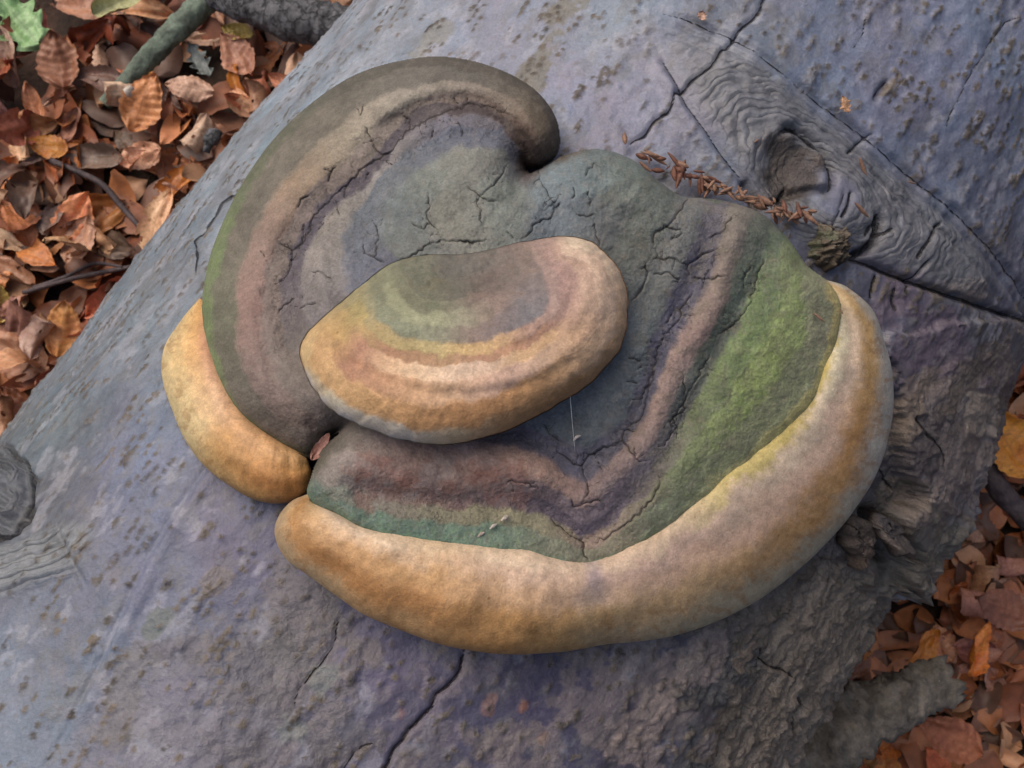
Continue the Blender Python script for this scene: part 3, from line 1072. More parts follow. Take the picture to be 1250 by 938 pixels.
def base_depth(px, py):
    d = log_depth(px, py) - 0.45
    return 0.45 + 0.085 * np.tanh(d / 0.085)


def fpoint(px, py, H):
    return at_depth(px, py, base_depth(px, py) - H * PX)


def tr(ox, oy, *lists):
    return [[(ox + x / 2.404, oy + y / 2.404) for x, y in l] for l in lists]


CR = []      # (line, width)
CR += [(l, 1.5) for l in tr(180, 40,
    [(638, 275), (655, 310), (672, 345), (690, 360), (720, 345)],
    [(770, 285), (772, 255), (748, 240)], [(610, 220), (625, 245), (635, 210)], [(515, 400), (540, 410), (555, 395)], [(540, 410), (530, 440)],
    [(440, 515), (450, 490), (475, 480)], [(900, 190), (915, 210)], [(940, 190), (945, 212)], [(910, 260), (925, 295), (920, 310)],
    [(550, 490), (565, 540)], [(500, 580), (520, 555)], [(825, 470), (830, 510), (820, 540), (835, 565), (855, 585)], [(775, 560), (800, 575), (835, 565)],
    [(940, 450), (975, 480), (1000, 460), (1030, 430), (1055, 390)], [(975, 480), (965, 500), (980, 520), (975, 550), (985, 565)], [(975, 480), (1000, 495), (1025, 495)],
    [(1150, 430), (1170, 460), (1185, 490), (1195, 515), (1185, 545), (1140, 560), (1120, 590), (1100, 605)], [(1145, 400), (1150, 430), (1130, 450)], [(1195, 515), (1210, 500)],
    [(1055, 585), (1075, 605)], [(635, 620), (640, 650), (665, 660), (697, 678)], [(665, 660), (680, 600), (665, 560), (650, 548)],
    [(480, 700), (510, 705), (545, 725)], [(385, 825), (400, 800), (435, 780)], [(445, 810), (470, 798), (498, 793)],
    [(740, 665), (790, 650), (830, 620), (870, 610), (1005, 612)], [(800, 655), (850, 660)], [(920, 610), (960, 622)], [(410, 620), (425, 640), (385, 615)],
    [(585, 450), (580, 490)], [(700, 380), (720, 390)], [(840, 285), (835, 310)], [(330, 640), (345, 660)], [(640, 430), (650, 410)], [(460, 560), (455, 620)])]
CR += [(l, 2.0) for l in tr(180, 40, [(375, 740), (400, 728), (420, 690), (425, 640), (455, 620), (470, 590), (485, 545), (520, 505), (560, 470), (600, 430), (640, 395), (685, 370), (725, 335), (770, 285), (830, 250), (890, 225), (950, 208), (1010, 220), (1060, 240), (1090, 270)])]
CR += [(l, 1.5) for l in tr(600, 150,
    [(275, 160), (285, 135), (310, 118)], [(285, 200), (290, 250)], [(240, 190), (235, 225)], [(300, 290), (305, 330), (315, 365)], [(250, 270), (300, 268)],
    [(475, 445), (520, 440), (550, 460), (545, 470)], [(480, 400), (540, 400), (575, 420), (610, 395), (640, 380), (670, 365)], [(575, 420), (580, 450)],
    [(625, 460), (620, 485)], [(625, 460), (640, 430)], [(650, 425), (655, 385)], [(640, 340), (680, 320), (695, 290), (700, 270)], [(545, 600), (560, 605)], [(530, 560), (510, 590)],
    [(740, 490), (745, 450), (735, 430)], [(745, 450), (760, 420)], [(800, 400), (780, 440), (770, 500), (740, 560), (700, 600), (660, 630)],
    [(640, 680), (620, 720), (590, 770), (570, 810), (560, 850), (530, 870), (525, 920)], [(400, 690), (440, 700)], [(395, 760), (430, 765)], [(525, 345), (560, 325), (500, 300)])]
CR += [(l, 2.2) for l in tr(600, 150, [(575, 225), (550, 260), (530, 290), (505, 310), (478, 325), (472, 370)], [(450, 410), (455, 450), (440, 490), (410, 530)],
    [(590, 455), (625, 460), (685, 450)], [(590, 500), (560, 540), (550, 580), (530, 600), (500, 640), (480, 690), (470, 740), (450, 780), (440, 830)])]
CR += [(l, 2.2) for l in tr(600, 430, [(190, 290), (220, 310), (240, 330), (265, 335), (280, 310), (310, 290), (350, 275), (385, 260), (405, 290), (435, 328)],
    [(265, 335), (275, 370), (285, 410), (270, 430)], [(175, 490), (210, 520), (255, 550), (270, 560), (270, 590), (285, 615)])]
CR += [(l, 1.5) for l in tr(600, 430, [(150, 210), (170, 240), (200, 265)], [(235, 430), (240, 455), (270, 445), (300, 435), (325, 437)], [(310, 320), (325, 348)], [(385, 260), (390, 230), (425, 232)],
    [(420, 280), (425, 300)], [(480, 50), (455, 140), (440, 190), (400, 220)], [(560, 60), (570, 140), (530, 190), (545, 220), (500, 280)],
    [(300, 560), (340, 545), (400, 500), (440, 470), (490, 400), (500, 350)], [(40, 390), (60, 375), (100, 385), (140, 400)])]
# fine side cracks wandering off the furrows, some forking
def wander(p0, an, L_):
    p = [np.array(p0)]
    for q in range(max(int(L_ / 4), 2)):
        an += rng.normal(0, 0.45)
        p.append(p[-1] + 4.0 * np.array([math.cos(an), math.sin(an)]))
        if q > 0 and rng.random() < 0.16:
            a2 = an + rng.choice([-1, 1]) * rng.uniform(0.7, 1.2)
            CR.append(([tuple(p[-1]), tuple(p[-1] + 4 * np.array([math.cos(a2), math.sin(a2)])), tuple(p[-1] + 8.5 * np.array([math.cos(a2 + 0.3), math.sin(a2 + 0.3)]))], 0.75))
    CR.append(([tuple(v) for v in p], 0.85))


for l, w in list(CR):
    l = np.array(l)
    tot = np.linalg.norm(np.diff(l, axis=0), axis=1).sum()
    for k in range(int(tot / (9 if len(l) > 6 else 16))):
        i = rng.integers(0, len(l) - 1)
        p0 = l[i] + (l[i + 1] - l[i]) * rng.random()
        d_ = (l[i + 1] - l[i])
        wander(p0, math.atan2(d_[1], d_[0]) + rng.choice([-1, 1]) * rng.uniform(0.7, 1.6), rng.uniform(5, 20))

# ---- cap height field (units of PX above the log), old crust of both lobes
ST = 1.15
xs = np.arange(238, 1036, ST)
ys = np.arange(60, 706, ST)
GX, GY = np.meshgrid(xs, ys, indexing='ij')
cx_, cy_ = GX.ravel(), GY.ravel()
dA = sdf(cx_, cy_, polyA)
dC = sdf(cx_, cy_, polyC)
keep = np.maximum(dA, dC) > -4
ki = np.nonzero(keep)[0]
x, y = cx_[ki], cy_[ki]
da, dc = dA[ki], dC[ki]


def gline(pts, w, reach=3.2, a=1.0):
    d, par = dist_poly(x, y, curve(pts, step=8), reach=w * reach)
    return a * np.exp(-(d / w) ** 2)


def edge_drop(d, w, drop):
    q = np.clip(d / w, 0, 1)
    return -drop * (1 - np.sqrt(np.maximum(1 - (1 - q) ** 2, 0))) + np.minimum(d, 0) * 6


furA = [(642, 190), (630, 165), (605, 141), (570, 128), (535, 133), (500, 145), (470, 186), (440, 222), (405, 245), (380, 272), (362, 305), (352, 345), (348, 380), (356, 420)]
furA2 = [(628, 186), (600, 166), (560, 164), (515, 182), (475, 212), (450, 245), (440, 285), (448, 320), (475, 335)]
HA = 132 + edge_drop(da, 62, 78)
HA += -18 * gline(furA, 19) - 9 * gline(furA2, 16)
HA += 7 * gline([(640, 120), (580, 105), (520, 110), (450, 145), (400, 195), (350, 250), (315, 320), (300, 400), (320, 470)], 20)
HA += -4 * gline([(650, 135), (590, 118), (520, 124), (460, 158), (410, 210), (362, 262), (330, 330), (318, 400), (335, 480)], 9)
HA += 10 * np.exp(-((x - 550) ** 2 / 85 ** 2 + (y - 245) ** 2 / 52 ** 2))
HA += 7 * gline([(600, 150), (540, 152), (490, 178), (450, 225), (400, 275), (388, 330), (400, 385)], 12)
HA += 16 * np.exp(-((x - 655) ** 2 + (y - 155) ** 2) / 32 ** 2)
HA -= 30 * smooth(470, 560, y)
HA += -10 * gline([(300, 300), (285, 380), (300, 450), (345, 520)], 14) * 0.4
HA += 5 * gline([(395, 330), (400, 400), (390, 460), (400, 510)], 16)

f1 = [(872, 252), (862, 300), (850, 340), (818, 395), (800, 440), (785, 490), (762, 530), (735, 552), (708, 566), (680, 548), (640, 530), (600, 520)]
ridge3 = [(905, 262), (885, 330), (865, 390), (825, 440), (805, 500), (775, 550), (745, 585), (714, 606), (680, 588), (640, 566), (590, 560)]
f4 = [(945, 280), (925, 340), (895, 390), (870, 440), (840, 500), (810, 560), (765, 615), (715, 655), (670, 625), (620, 606), (560, 612), (500, 606), (440, 600)]
wC = np.where((y < 330 + (x - 700) * 0.1) & (x > 640), 34.0, 20.0)
dropC = np.where((y < 330 + (x - 700) * 0.1) & (x > 640), 46.0, 20.0)
tmix = smooth(300, 380, y)
wC = 34 * (1 - tmix) + 14 * tmix
dropC = 46 * (1 - tmix) + 11 * tmix
lft = smooth(450, 400, x)
wC = wC * (1 - lft) + 40 * lft
dropC = dropC * (1 - lft) + 46 * lft
HC = 126 + edge_drop(dc, wC, dropC)
HC += 6 * np.exp(-((x - 740) ** 2 / 80 ** 2 + (y - 235) ** 2 / 50 ** 2))
HC += -12 * gline(f1, 18) + 8 * gline(ridge3, 15) - 9 * gline(f4, 14)
HC += 9 * gline([(975, 350), (950, 410), (905, 480), (850, 560), (790, 625)], 40)
HC += -10 * np.exp(-((x - 715) ** 2 / 60 ** 2 + (y - 512) ** 2 / 30 ** 2))
HC += 12 * gline([(400, 560), (470, 570), (560, 585), (640, 590)], 30)
HC -= 14 * smooth(450, 690, y)
HC += -5 * gline([(835, 241), (820, 280), (800, 320), (785, 400)], 16)
# smooth union
kk = 7.0
hsh = np.clip(0.5 + 0.5 * (HA - HC) / kk, 0, 1)
H = HC * (1 - hsh) + HA * hsh + kk * hsh * (1 - hsh)
isA = HA > HC
Hdet = 2.0 * fbm(x * 0.022, y * 0.022, 3, 1) + 0.9 * fbm(x * 0.09, y * 0.09, 3, 3) + 0.35 * fbm(x * 0.3, y * 0.3, 2, 5)
lumpy = np.exp(-((x - 560) ** 2 / 100 ** 2 + (y - 240) ** 2 / 60 ** 2)) + np.exp(-((x - 740) ** 2 / 90 ** 2 + (y - 240) ** 2 / 60 ** 2))
Hdet += lumpy * 2.2 * fbm(x * 0.06, y * 0.06, 3, 6)
H = H + Hdet

# ---- crust pigment, laid along the growth zones
GUIDE_A = [
    (A_out[:-1], [(72, 60, 48), (76, 70, 60), (80, 76, 68), (84, 82, 72), (88, 92, 72), (96, 110, 72), (98, 114, 72), (90, 96, 68), (80, 74, 64)]),
    ([(660, 150), (635, 118), (590, 100), (540, 92), (480, 100), (430, 120), (385, 152), (345, 195), (310, 245), (287, 300), (275, 350), (270, 400), (276, 440), (295, 490), (330, 520), (365, 535)],
     [(84, 72, 56), (86, 82, 74), (92, 88, 80), (98, 92, 80), (100, 94, 82), (98, 92, 80), (94, 94, 76), (92, 86, 74), (86, 76, 68)]),
    ([(640, 145), (615, 118), (570, 105), (520, 112), (460, 140), (415, 180), (370, 225), (335, 275), (312, 330), (303, 390), (312, 445), (335, 490), (370, 515)],
     [(96, 82, 68), (116, 106, 94), (132, 124, 110), (128, 118, 100), (126, 106, 84), (126, 104, 92), (130, 102, 92), (114, 96, 88), (92, 78, 70)]),
    ([(640, 172), (618, 140), (575, 122), (530, 124), (490, 140), (455, 180), (425, 212), (385, 245), (355, 290), (337, 340), (332, 390), (345, 440), (375, 480), (400, 500)],
     [(70, 54, 44), (94, 80, 70), (106, 94, 86), (114, 104, 94), (106, 94, 86), (102, 90, 84), (106, 94, 86), (112, 98, 90), (104, 94, 86), (94, 84, 78)]),
    (furA, [(60, 48, 44), (72, 60, 58), (78, 70, 72), (74, 68, 74), (72, 66, 74), (76, 71, 80), (86, 79, 84), (98, 90, 86)]),
    ([(600, 155), (540, 155), (495, 178), (455, 225), (410, 268), (388, 310), (385, 350), (400, 385), (420, 420)],
     [(92, 88, 94), (94, 92, 102), (104, 100, 100), (116, 112, 108), (122, 116, 108), (118, 112, 106), (110, 104, 102), (94, 92, 100)]),
    (furA2, [(82, 84, 94), (86, 90, 102), (90, 96, 102), (92, 98, 104), (86, 88, 102)]),
    ([(610, 190), (560, 200), (510, 230), (485, 270), (500, 300)], [(98, 100, 94), (104, 106, 98), (98, 104, 98), (92, 100, 100), (96, 100, 96)]),
    ([(605, 240), (550, 258)], [(98, 104, 98), (104, 104, 94)]),
]
GUIDE_C = [
    ([(1022, 360)] + C_rim, [(164, 148, 84), (160, 148, 80), (158, 150, 84), (140, 138, 88), (106, 114, 86), (98, 112, 90), (92, 112, 96), (86, 114, 96), (82, 110, 94), (78, 102, 88)]),
    ([(985, 335), (1005, 390), (990, 440), (960, 490), (880, 560), (790, 635), (720, 676), (640, 658), (560, 650), (480, 640), (425, 626), (395, 606)],
     [(114, 118, 86), (122, 122, 92), (120, 124, 88), (116, 120, 84), (110, 116, 82), (104, 112, 86), (112, 106, 86), (112, 114, 92), (94, 114, 96), (88, 112, 96), (84, 106, 92), (84, 100, 90)]),
    ([(960, 310), (970, 370), (955, 420), (915, 480), (860, 545), (800, 600), (755, 640), (718, 662), (660, 640), (600, 628), (540, 632), (470, 622), (415, 600)],
     [(104, 114, 78), (118, 132, 78), (118, 132, 72), (114, 128, 70), (112, 124, 76), (104, 112, 78), (112, 104, 88), (126, 106, 92), (124, 118, 90), (126, 120, 90), (110, 106, 84), (106, 100, 88), (102, 106, 94)]),
    ([(945, 300), (935, 350), (915, 400), (885, 450), (850, 510), (810, 565), (770, 610), (718, 648), (665, 620), (610, 608), (550, 610), (480, 600), (410, 580)],
     [(86, 98, 78), (96, 112, 74), (100, 118, 70), (98, 112, 72), (100, 106, 78), (98, 92, 86), (94, 84, 92), (92, 82, 94), (94, 82, 90), (98, 82, 82), (104, 82, 76), (112, 94, 88), (114, 106, 98)]),
    ([(925, 280), (910, 335), (890, 385), (862, 440), (835, 495), (800, 550), (765, 595), (716, 632), (670, 602), (615, 594), (550, 590), (480, 582), (415, 568)],
     [(88, 94, 82), (78, 88, 76), (76, 84, 74), (80, 86, 78), (88, 88, 84), (102, 94, 96), (110, 96, 102), (106, 94, 100), (104, 88, 90), (112, 90, 82), (112, 86, 78), (118, 98, 92), (118, 108, 100)]),
    (ridge3, [(106, 100, 90), (114, 102, 92), (126, 108, 98), (136, 112, 102), (136, 114, 104), (132, 110, 100), (126, 106, 100), (120, 102, 100), (138, 110, 98), (144, 114, 98), (128, 104, 96)]),
    (f1, [(92, 88, 94), (84, 81, 92), (78, 76, 90), (76, 75, 90), (80, 78, 92), (84, 82, 92), (88, 86, 100), (86, 82, 94), (94, 84, 90)]),
    ([(845, 262), (825, 310), (800, 360), (785, 420), (765, 480), (735, 520), (700, 525), (650, 515)], [(94, 96, 94), (92, 94, 92), (88, 92, 90), (84, 90, 90), (84, 90, 92), (92, 98, 100), (88, 94, 96), (86, 90, 94)]),
    ([(800, 235), (785, 290), (770, 350)], [(88, 96, 90), (84, 88, 82), (84, 88, 86)]),
    ([(680, 225), (720, 212), (760, 220), (745, 262), (690, 262)], [(94, 106, 110), (90, 102, 102), (88, 96, 90), (80, 84, 84), (88, 98, 104)]),
]
SAT = 0.9
ccol, zone = bands(x, y, GUIDE_A + GUIDE_C, 6.0, 3.6, 1, 0.8, 1.16)
thin = vnoise(zone * 5.5 + 3, fbm(x * 0.006, y * 0.006, 1, 2) * 1.5, 2) + 0.6 * vnoise(zone * 13, zone * 0 + fbm(x * 0.01, y * 0.01, 1, 5) * 2, 4)
ccol = ccol * (1 + 0.08 * thin)[:, None]
H = H + 0.3 * thin
grit = smooth(0.25, 0.7, fbm(x * 0.16, y * 0.16, 3, 6, 0.6))[:, None]
ccol = ccol * (1 - 0.22 * grit) + lin((120, 112, 104)) * 0.22 * grit
S_ = lambda pts, c, w, a, k=0: stroke(ccol, x, y, pts, c, w, a, 5, k)
ccol = S_([(650, 165), (632, 172), (640, 195)], (60, 46, 38), 9, 0.6)
for k in range(46):        # red weathered blotches on the lower shelf
    bx, by = rng.uniform(430, 640), rng.uniform(560, 610)
    r_ = rng.uniform(5, 14)
    q = np.hypot((x - bx) / 1.4, y - by) / r_ + 0.7 * fbm(x * 0.08, y * 0.08, 3, k)
    m = (smooth(1.2, 0.6, q) * 0.42)[:, None]
    ccol = ccol * (1 - m) + lin([(116, 82, 72), (128, 118, 114), (98, 78, 74)][k % 3]) * m
mot = np.clip(fbm(x * 0.05, y * 0.05, 4, 4, 0.6), -1, 1)
ccol = ccol * (1 + 0.13 * mot)[:, None]
gr_ = smooth(0.15, 0.6, fbm(x * 0.22, y * 0.22, 3, 2, 0.65)) * smooth(0.0, 0.02, ccol[:, 1] - np.maximum(ccol[:, 0], ccol[:, 2]) * 1.02)
ccol = ccol * (1 + gr_[:, None] * np.array([0.05, 0.07, -0.06]))
br_ = (smooth(0.3, 0.75, fbm(x * 0.07 + 3, y * 0.07, 4, 7, 0.65)) * 0.3 * smooth(700, 800, x))[:, None]
ccol = ccol * (1 - br_) + lin((106, 100, 84)) * br_
# fine crackle zones
cz = np.maximum.reduce([gline(furA, 20), gline(f1, 19), gline(f4, 14) * 0.8, 0.55 * gline(furA2, 20), 0.9 * np.exp(-((x - 715) ** 2 / 60 ** 2 + (y - 570) ** 2 / 60 ** 2)), 0.8 * gline([(440, 625), (520, 628), (600, 618), (640, 615)], 12), 0.6 * np.exp(-((x - 840) ** 2 / 60 ** 2 + (y - 330) ** 2 / 80 ** 2))])
# big cracks
cdist = np.full(x.size, 9.0)
for l, w in CR:
    w = w * 0.64
    p = jag(np.array(l), 1.1, 4)
    d, par = dist_poly(x, y, p, reach=w * 5 + 5)
    tp = np.clip(np.minimum(par, 1 - par) * 5 + 0.35, 0, 1)
    ww = w * (0.8 + 0.35 * np.sin(par * 9 + w)) * tp
    cdist = np.minimum(cdist, d / ww)
    ws = np.maximum(ww, 1.0)
    H = H - (3.0 if w > 0.9 else 0.9) * tp * np.exp(-(d / (ws * 1.1)) ** 2) + 0.25 * tp * np.exp(-((d - ws * 3) / (ws * 1.6)) ** 2) * (d < 100)

pos = fpoint(x, y, H)
full = np.zeros((cx_.size, 3))
full[ki] = pos
G3 = full.reshape(len(xs), len(ys), 3)
# normals of the whole crust, so that the lobes meet without a seam
du = np.zeros_like(G3)
dv = np.zeros_like(G3)
ok = keep.reshape(len(xs), len(ys))
du[1:-1] = G3[2:] - G3[:-2]
dv[:, 1:-1] = G3[:, 2:] - G3[:, :-2]
nrm = np.cross(dv, du).reshape(-1, 3)[ki]
nrm /= np.linalg.norm(nrm, axis=1, keepdims=True) + 1e-12
bad = ~(np.isfinite(nrm).all(1)) | ((nrm @ FWD) > -0.02)
remap = np.full(cx_.size, -1)
remap[ki] = np.arange(len(ki))
qf = remap[grid_faces(len(xs), len(ys))]
qf = qf[(qf >= 0).all(1)]
dmx = np.maximum(da, dc)
qf = qf[(dmx[qf] > -1.3).all(1)]
fa = isA[qf].sum(1) >= 2

fb, fn = log_point(np.array([700.0]), np.array([260.0]))
fungus = empty('bracket_fungus', fb[0], 'thick hoof-shaped bracket fungus with cracked grey crust and cream-orange margins growing on the log', 'fungus')


def sub(name, fsel, label=None):
    used = np.unique(fsel)
    mp = np.full(len(x), -1)
    mp[used] = np.arange(len(used))
    nn_ = nrm[used].copy()
    o = new_mesh(name, pos[used], mp[fsel][:, ::-1], M_cap, fungus, ccol[used], {'crk': cz[used], 'cdist': cdist[used]})
    if label:
        o['label'] = label
    return o


sub('hooked_lobe', qf[fa], 'grey-brown cracked lobe curling round to a blunt hook')
sub('main_cap', qf[~fa], 'grey crust with dark furrows and a green algae patch')


# ---- skirts: the free edges of the crust rolling under to the wood
def skirt(name, line, poly, start, drops, col_a, col_b, mat):
    p = curve(line, step=3)
    t = np.gradient(p, axis=0)
    t /= np.linalg.norm(t, axis=1, keepdims=True)
    n_in = np.stack([-t[:, 1], t[:, 0]], 1)
    test = sdf((p + n_in * 4)[:, 0], (p + n_in * 4)[:, 1], poly)
    n_in = np.where((np.median(test) > 0), 1, -1) * n_in
    rows = []
    cols = []
    for k, (inset, hh_) in enumerate(drops):
        q = p + n_in * inset
        h0 = np.array([start(a, b) for a, b in q]) if callable(start) else np.full(len(q), start)
        wob = 1.5 * fbm(q[:, 0] * 0.05, q[:, 1] * 0.05, 2, k)
        if hh_ is None:
            z = log_depth(q[:, 0], q[:, 1]) + 0.012
            rows.append(at_depth(q[:, 0], q[:, 1], z))
        else:
            rows.append(fpoint(q[:, 0], q[:, 1], h0 + hh_ + (wob if k else 0)))
        f_ = k / (len(drops) - 1)
        cols.append(np.tile(lin(col_a) * (1 - f_) + lin(col_b) * f_, (len(q), 1)) * (1 + 0.25 * np.clip(fbm(q[:, 0] * 0.06, q[:, 1] * 0.06 + k, 3, 2), -1, 1))[:, None])
    v = np.vstack(rows)
    return new_mesh(name, v, grid_faces(len(rows), len(p)), mat, fungus, np.vstack(cols), {'crk': np.zeros(len(v)), 'cdist': np.full(len(v), 9.0)})


skirt('underside', A_out + [(500, 510)], polyA, 54.0, [(5, 12), (1, 2), (-0.5, -8), (2, -20), (10, -34), (30, -44), (60, None)], (84, 84, 70), (110, 100, 84), M_cap)
skirt('underside', [(674, 197), (656, 205), (641, 204)], polyA, 54.0, [(5, 12), (1, 2), (0, -8), (2, -20), (8, -40), (12, -60)], (78, 62, 48), (70, 58, 48), M_cap)
skirt('underside', C_top[1:], polyC, 80.0, [(5, 14), (1, 4), (-0.5, -8), (1, -22), (4, -45), (10, None)], (88, 92, 84), (80, 76, 70), M_cap)
skirt('underside', [(440, 650), (379, 612)] + C_left + [(480, 510)], polyC, 66.0, [(6, 12), (1, 2), (0, -8), (2, -20), (6, -40), (10, -60)], (92, 96, 84), (80, 70, 62), M_cap)


# ---- growing margins: swept bands with a rolled edge
def margin(name, inner, outer, Hc, hv, tilt, table, label, tuck=12, k=0):
    n = 620
    I = curve(inner, n=n)
    O = curve(outer, n=n)
    dirw = O - I
    wid = np.linalg.norm(dirw, axis=1)
    dirw = dirw / (wid[:, None] + 1e-6)
    O = O + dirw * (np.minimum(wid * 0.08, 3.0) * fbm(np.linspace(0, 9 if k == 1 else 3, n), np.zeros(n) + k, 3, k, 0.5))[:, None]
    I2 = I - dirw * np.minimum(tuck, wid * 0.5)[:, None]
    cen = (I2 + O) / 2
    hw = np.linalg.norm(O - I2, axis=1) / 2
    m = 88
    al = np.linspace(0, 2 * math.pi, m, endpoint=False)
    cu = np.sign(np.cos(al)) * np.abs(np.cos(al)) ** 0.86
    sv = np.sign(np.sin(al)) * np.abs(np.sin(al)) ** 0.92
    tt = np.linspace(0, 1, n)
    wob = 1 + 0.05 * fbm(tt * 14, tt * 0 + k, 3, k)
    hs = np.minimum(hv, hw * 1.05) * wob
    Hcn = Hc(tt) if callable(Hc) else np.full(n, Hc)
    PXX = cen[:, None, 0] + hw[:, None] * cu[None] * dirw[:, None, 0]
    PYY = cen[:, None, 1] + hw[:, None] * cu[None] * dirw[:, None, 1]
    lum = 3.0 * fbm(PXX * 0.02, PYY * 0.02, 3, k) + 0.35 * fbm(PXX * 0.12, PYY * 0.12, 3, k + 1) + 1.3 * np.sin(np.tile(cu[None], (n, 1)) * 7 + 1.5 * fbm(PXX * 0.01, PYY * 0.01, 2, k))
    low = np.where(sv < 0, 0.72, 1.0)[None]
    HH = Hcn[:, None] + hs[:, None] * sv[None] * low - tilt * cu[None] * np.minimum(hs / hv, 1)[:, None] + lum
    v = fpoint(PXX.ravel(), PYY.ravel(), HH.ravel())
    X, Y = PXX.ravel(), PYY.ravel()
    tw = np.tile(tt[:, None], (1, m)) + 0.010 * fbm(PXX * 0.03, PYY * 0.03, 3, k)
    uw = np.tile(cu[None], (n, 1)) + 0.11 * fbm(PXX * 0.022, PYY * 0.022, 4, k + 3, 0.6) + 0.06 * fbm(PXX * 0.14, PYY * 0.14, 3, k + 4)
    ts = np.array([r_[0] for r_ in table])
    us = np.array([-0.72, -0.5, -0.1, 0.42, 0.9])
    TB = pig(np.array([r_[1] for r_ in table], float), 0.88) * 1.0
    ti = np.clip(np.searchsorted(ts, tw) - 1, 0, len(ts) - 2)
    tf = np.clip((tw - ts[ti]) / (ts[ti + 1] - ts[ti]), 0, 1)
    ui = np.clip(np.searchsorted(us, uw) - 1, 0, 3)
    uf = np.clip((uw - us[ui]) / (us[ui + 1] - us[ui]), 0, 1)
    tf, uf = (tf * tf * (3 - 2 * tf))[..., None], (uf * uf * (3 - 2 * uf))[..., None]
    col = ((TB[ti, ui] * (1 - uf) + TB[ti, ui + 1] * uf) * (1 - tf) + (TB[ti + 1, ui] * (1 - uf) + TB[ti + 1, ui + 1] * uf) * tf).reshape(-1, 3)
    fine = vnoise(uw * 7 + 5, tw * 9, k) + 0.6 * vnoise(uw * 17, tw * 16, k + 1)
    col = col * (1 + 0.06 * fine.ravel() + 0.09 * np.clip(fbm(X * 0.09, Y * 0.09, 4, k + 2, 0.6), -1, 1))[:, None]
    # rusty grains and dents towards the outer edge
    sp_ = (smooth(0.42, 0.75, fbm(X * 0.11, Y * 0.11, 4, k + 5, 0.65)) * smooth(0.0, 0.6, np.tile(cu[None], (n, 1)).ravel()) * 0.4)[:, None]
    col = col * (1 - sp_) + lin((132, 92, 50)) * sp_
    und = np.tile(smooth(0.05, -0.35, sv), (n, 1)).ravel()[:, None]
    col = col * (1 - und) + lin((150, 140, 120)) * und
    f = grid_faces(n, m, True)
    o = new_mesh(name, v, f, M_rim, fungus, col)
    o['label'] = label
    # the pore side between the margin and the wood
    P = cen + dirw * (hw * 0.25)[:, None]
    P2 = cen - dirw * (hw * 0.6 + 10)[:, None]
    P3 = cen - dirw * (hw + 55)[:, None]
    r1 = fpoint(P[:, 0], P[:, 1], Hcn - hs * 0.35)
    r2 = fpoint(P2[:, 0], P2[:, 1], Hcn - hs * 0.75)
    r3 = at_depth(P3[:, 0], P3[:, 1], log_depth(P3[:, 0], P3[:, 1]) + 0.006)
    new_mesh('pore_side', np.vstack([r1, r2, r2 * 0.5 + r3 * 0.5, r3]), grid_faces(4, n), M_under, fungus)
    return o


DT = [(0.0, [(172, 146, 90), (186, 158, 104), (190, 164, 116), (180, 150, 100), (160, 150, 130)]),
      (0.10, [(184, 162, 80), (214, 200, 160), (204, 176, 146), (188, 148, 86), (164, 158, 146)]),
      (0.20, [(186, 164, 84), (208, 186, 154), (196, 164, 138), (178, 130, 70), (160, 152, 138)]),
      (0.32, [(182, 164, 96), (200, 174, 146), (190, 156, 130), (174, 132, 78), (152, 142, 118)]),
      (0.45, [(188, 164, 134), (194, 162, 140), (184, 150, 122), (174, 142, 98), (150, 138, 110)]),
      (0.55, [(190, 164, 138), (190, 158, 136), (182, 150, 122), (164, 134, 90), (150, 130, 98)]),
      (0.58, [(166, 148, 136), (152, 132, 128), (160, 138, 122), (164, 132, 86), (148, 124, 86)]),
      (0.61, [(192, 166, 140), (188, 158, 132), (180, 146, 114), (164, 126, 74), (150, 118, 70)]),
      (0.68, [(200, 174, 144), (196, 164, 136), (186, 148, 108), (166, 122, 66), (152, 110, 56)]),
      (0.80, [(202, 174, 138), (200, 164, 124), (186, 142, 88), (160, 112, 58), (156, 120, 74)]),
      (0.90, [(206, 180, 148), (202, 168, 130), (184, 140, 88), (156, 108, 54), (158, 132, 94)]),
      (1.0, [(204, 178, 148), (204, 174, 138), (190, 156, 112), (166, 126, 74), (160, 138, 104)])]
BT = [(0.0, [(176, 128, 72), (184, 134, 72), (190, 142, 76), (190, 148, 84), (180, 150, 96)]),
      (0.2, [(168, 120, 88), (182, 132, 90), (198, 152, 90), (202, 170, 112), (190, 166, 116)]),
      (0.45, [(194, 150, 110), (200, 160, 118), (202, 166, 116), (190, 166, 116), (172, 154, 108)]),
      (0.62, [(196, 150, 102), (196, 148, 96), (184, 136, 76), (166, 122, 62), (158, 128, 76)]),
      (0.78, [(194, 146, 94), (188, 140, 84), (172, 120, 58), (156, 104, 44), (148, 108, 52)]),
      (0.9, [(196, 150, 94), (190, 142, 82), (172, 122, 58), (156, 104, 42), (146, 100, 46)]),
      (1.0, [(186, 142, 86), (186, 140, 80), (174, 126, 64), (160, 112, 52), (150, 108, 56)])]


d_rim_in = [(1010, 346)] + C_rim
margin('cream_margin', d_rim_in, D_out, lambda t: 74 + 6 * np.sin(t * math.pi) - 8 * smooth(0.8, 1, t), 46, 15, DT, 'broad cream margin with tan and orange zones along the main cap', 14, 1)
B_in = [(246, 366), (246, 400), (256, 446), (274, 486), (298, 520), (336, 548), (372, 564), (379, 572)]
B_out = [(243, 364), (218, 392), (199, 424), (199, 465), (218, 520), (246, 566), (288, 598), (330, 613), (362, 612), (378, 600), (381, 578)]
margin('orange_margin', B_in, B_out, lambda t: 40 + 12 * np.sin(t * math.pi), 42, 12, BT, 'narrow orange margin tucked under the hooked lobe', 12, 3)

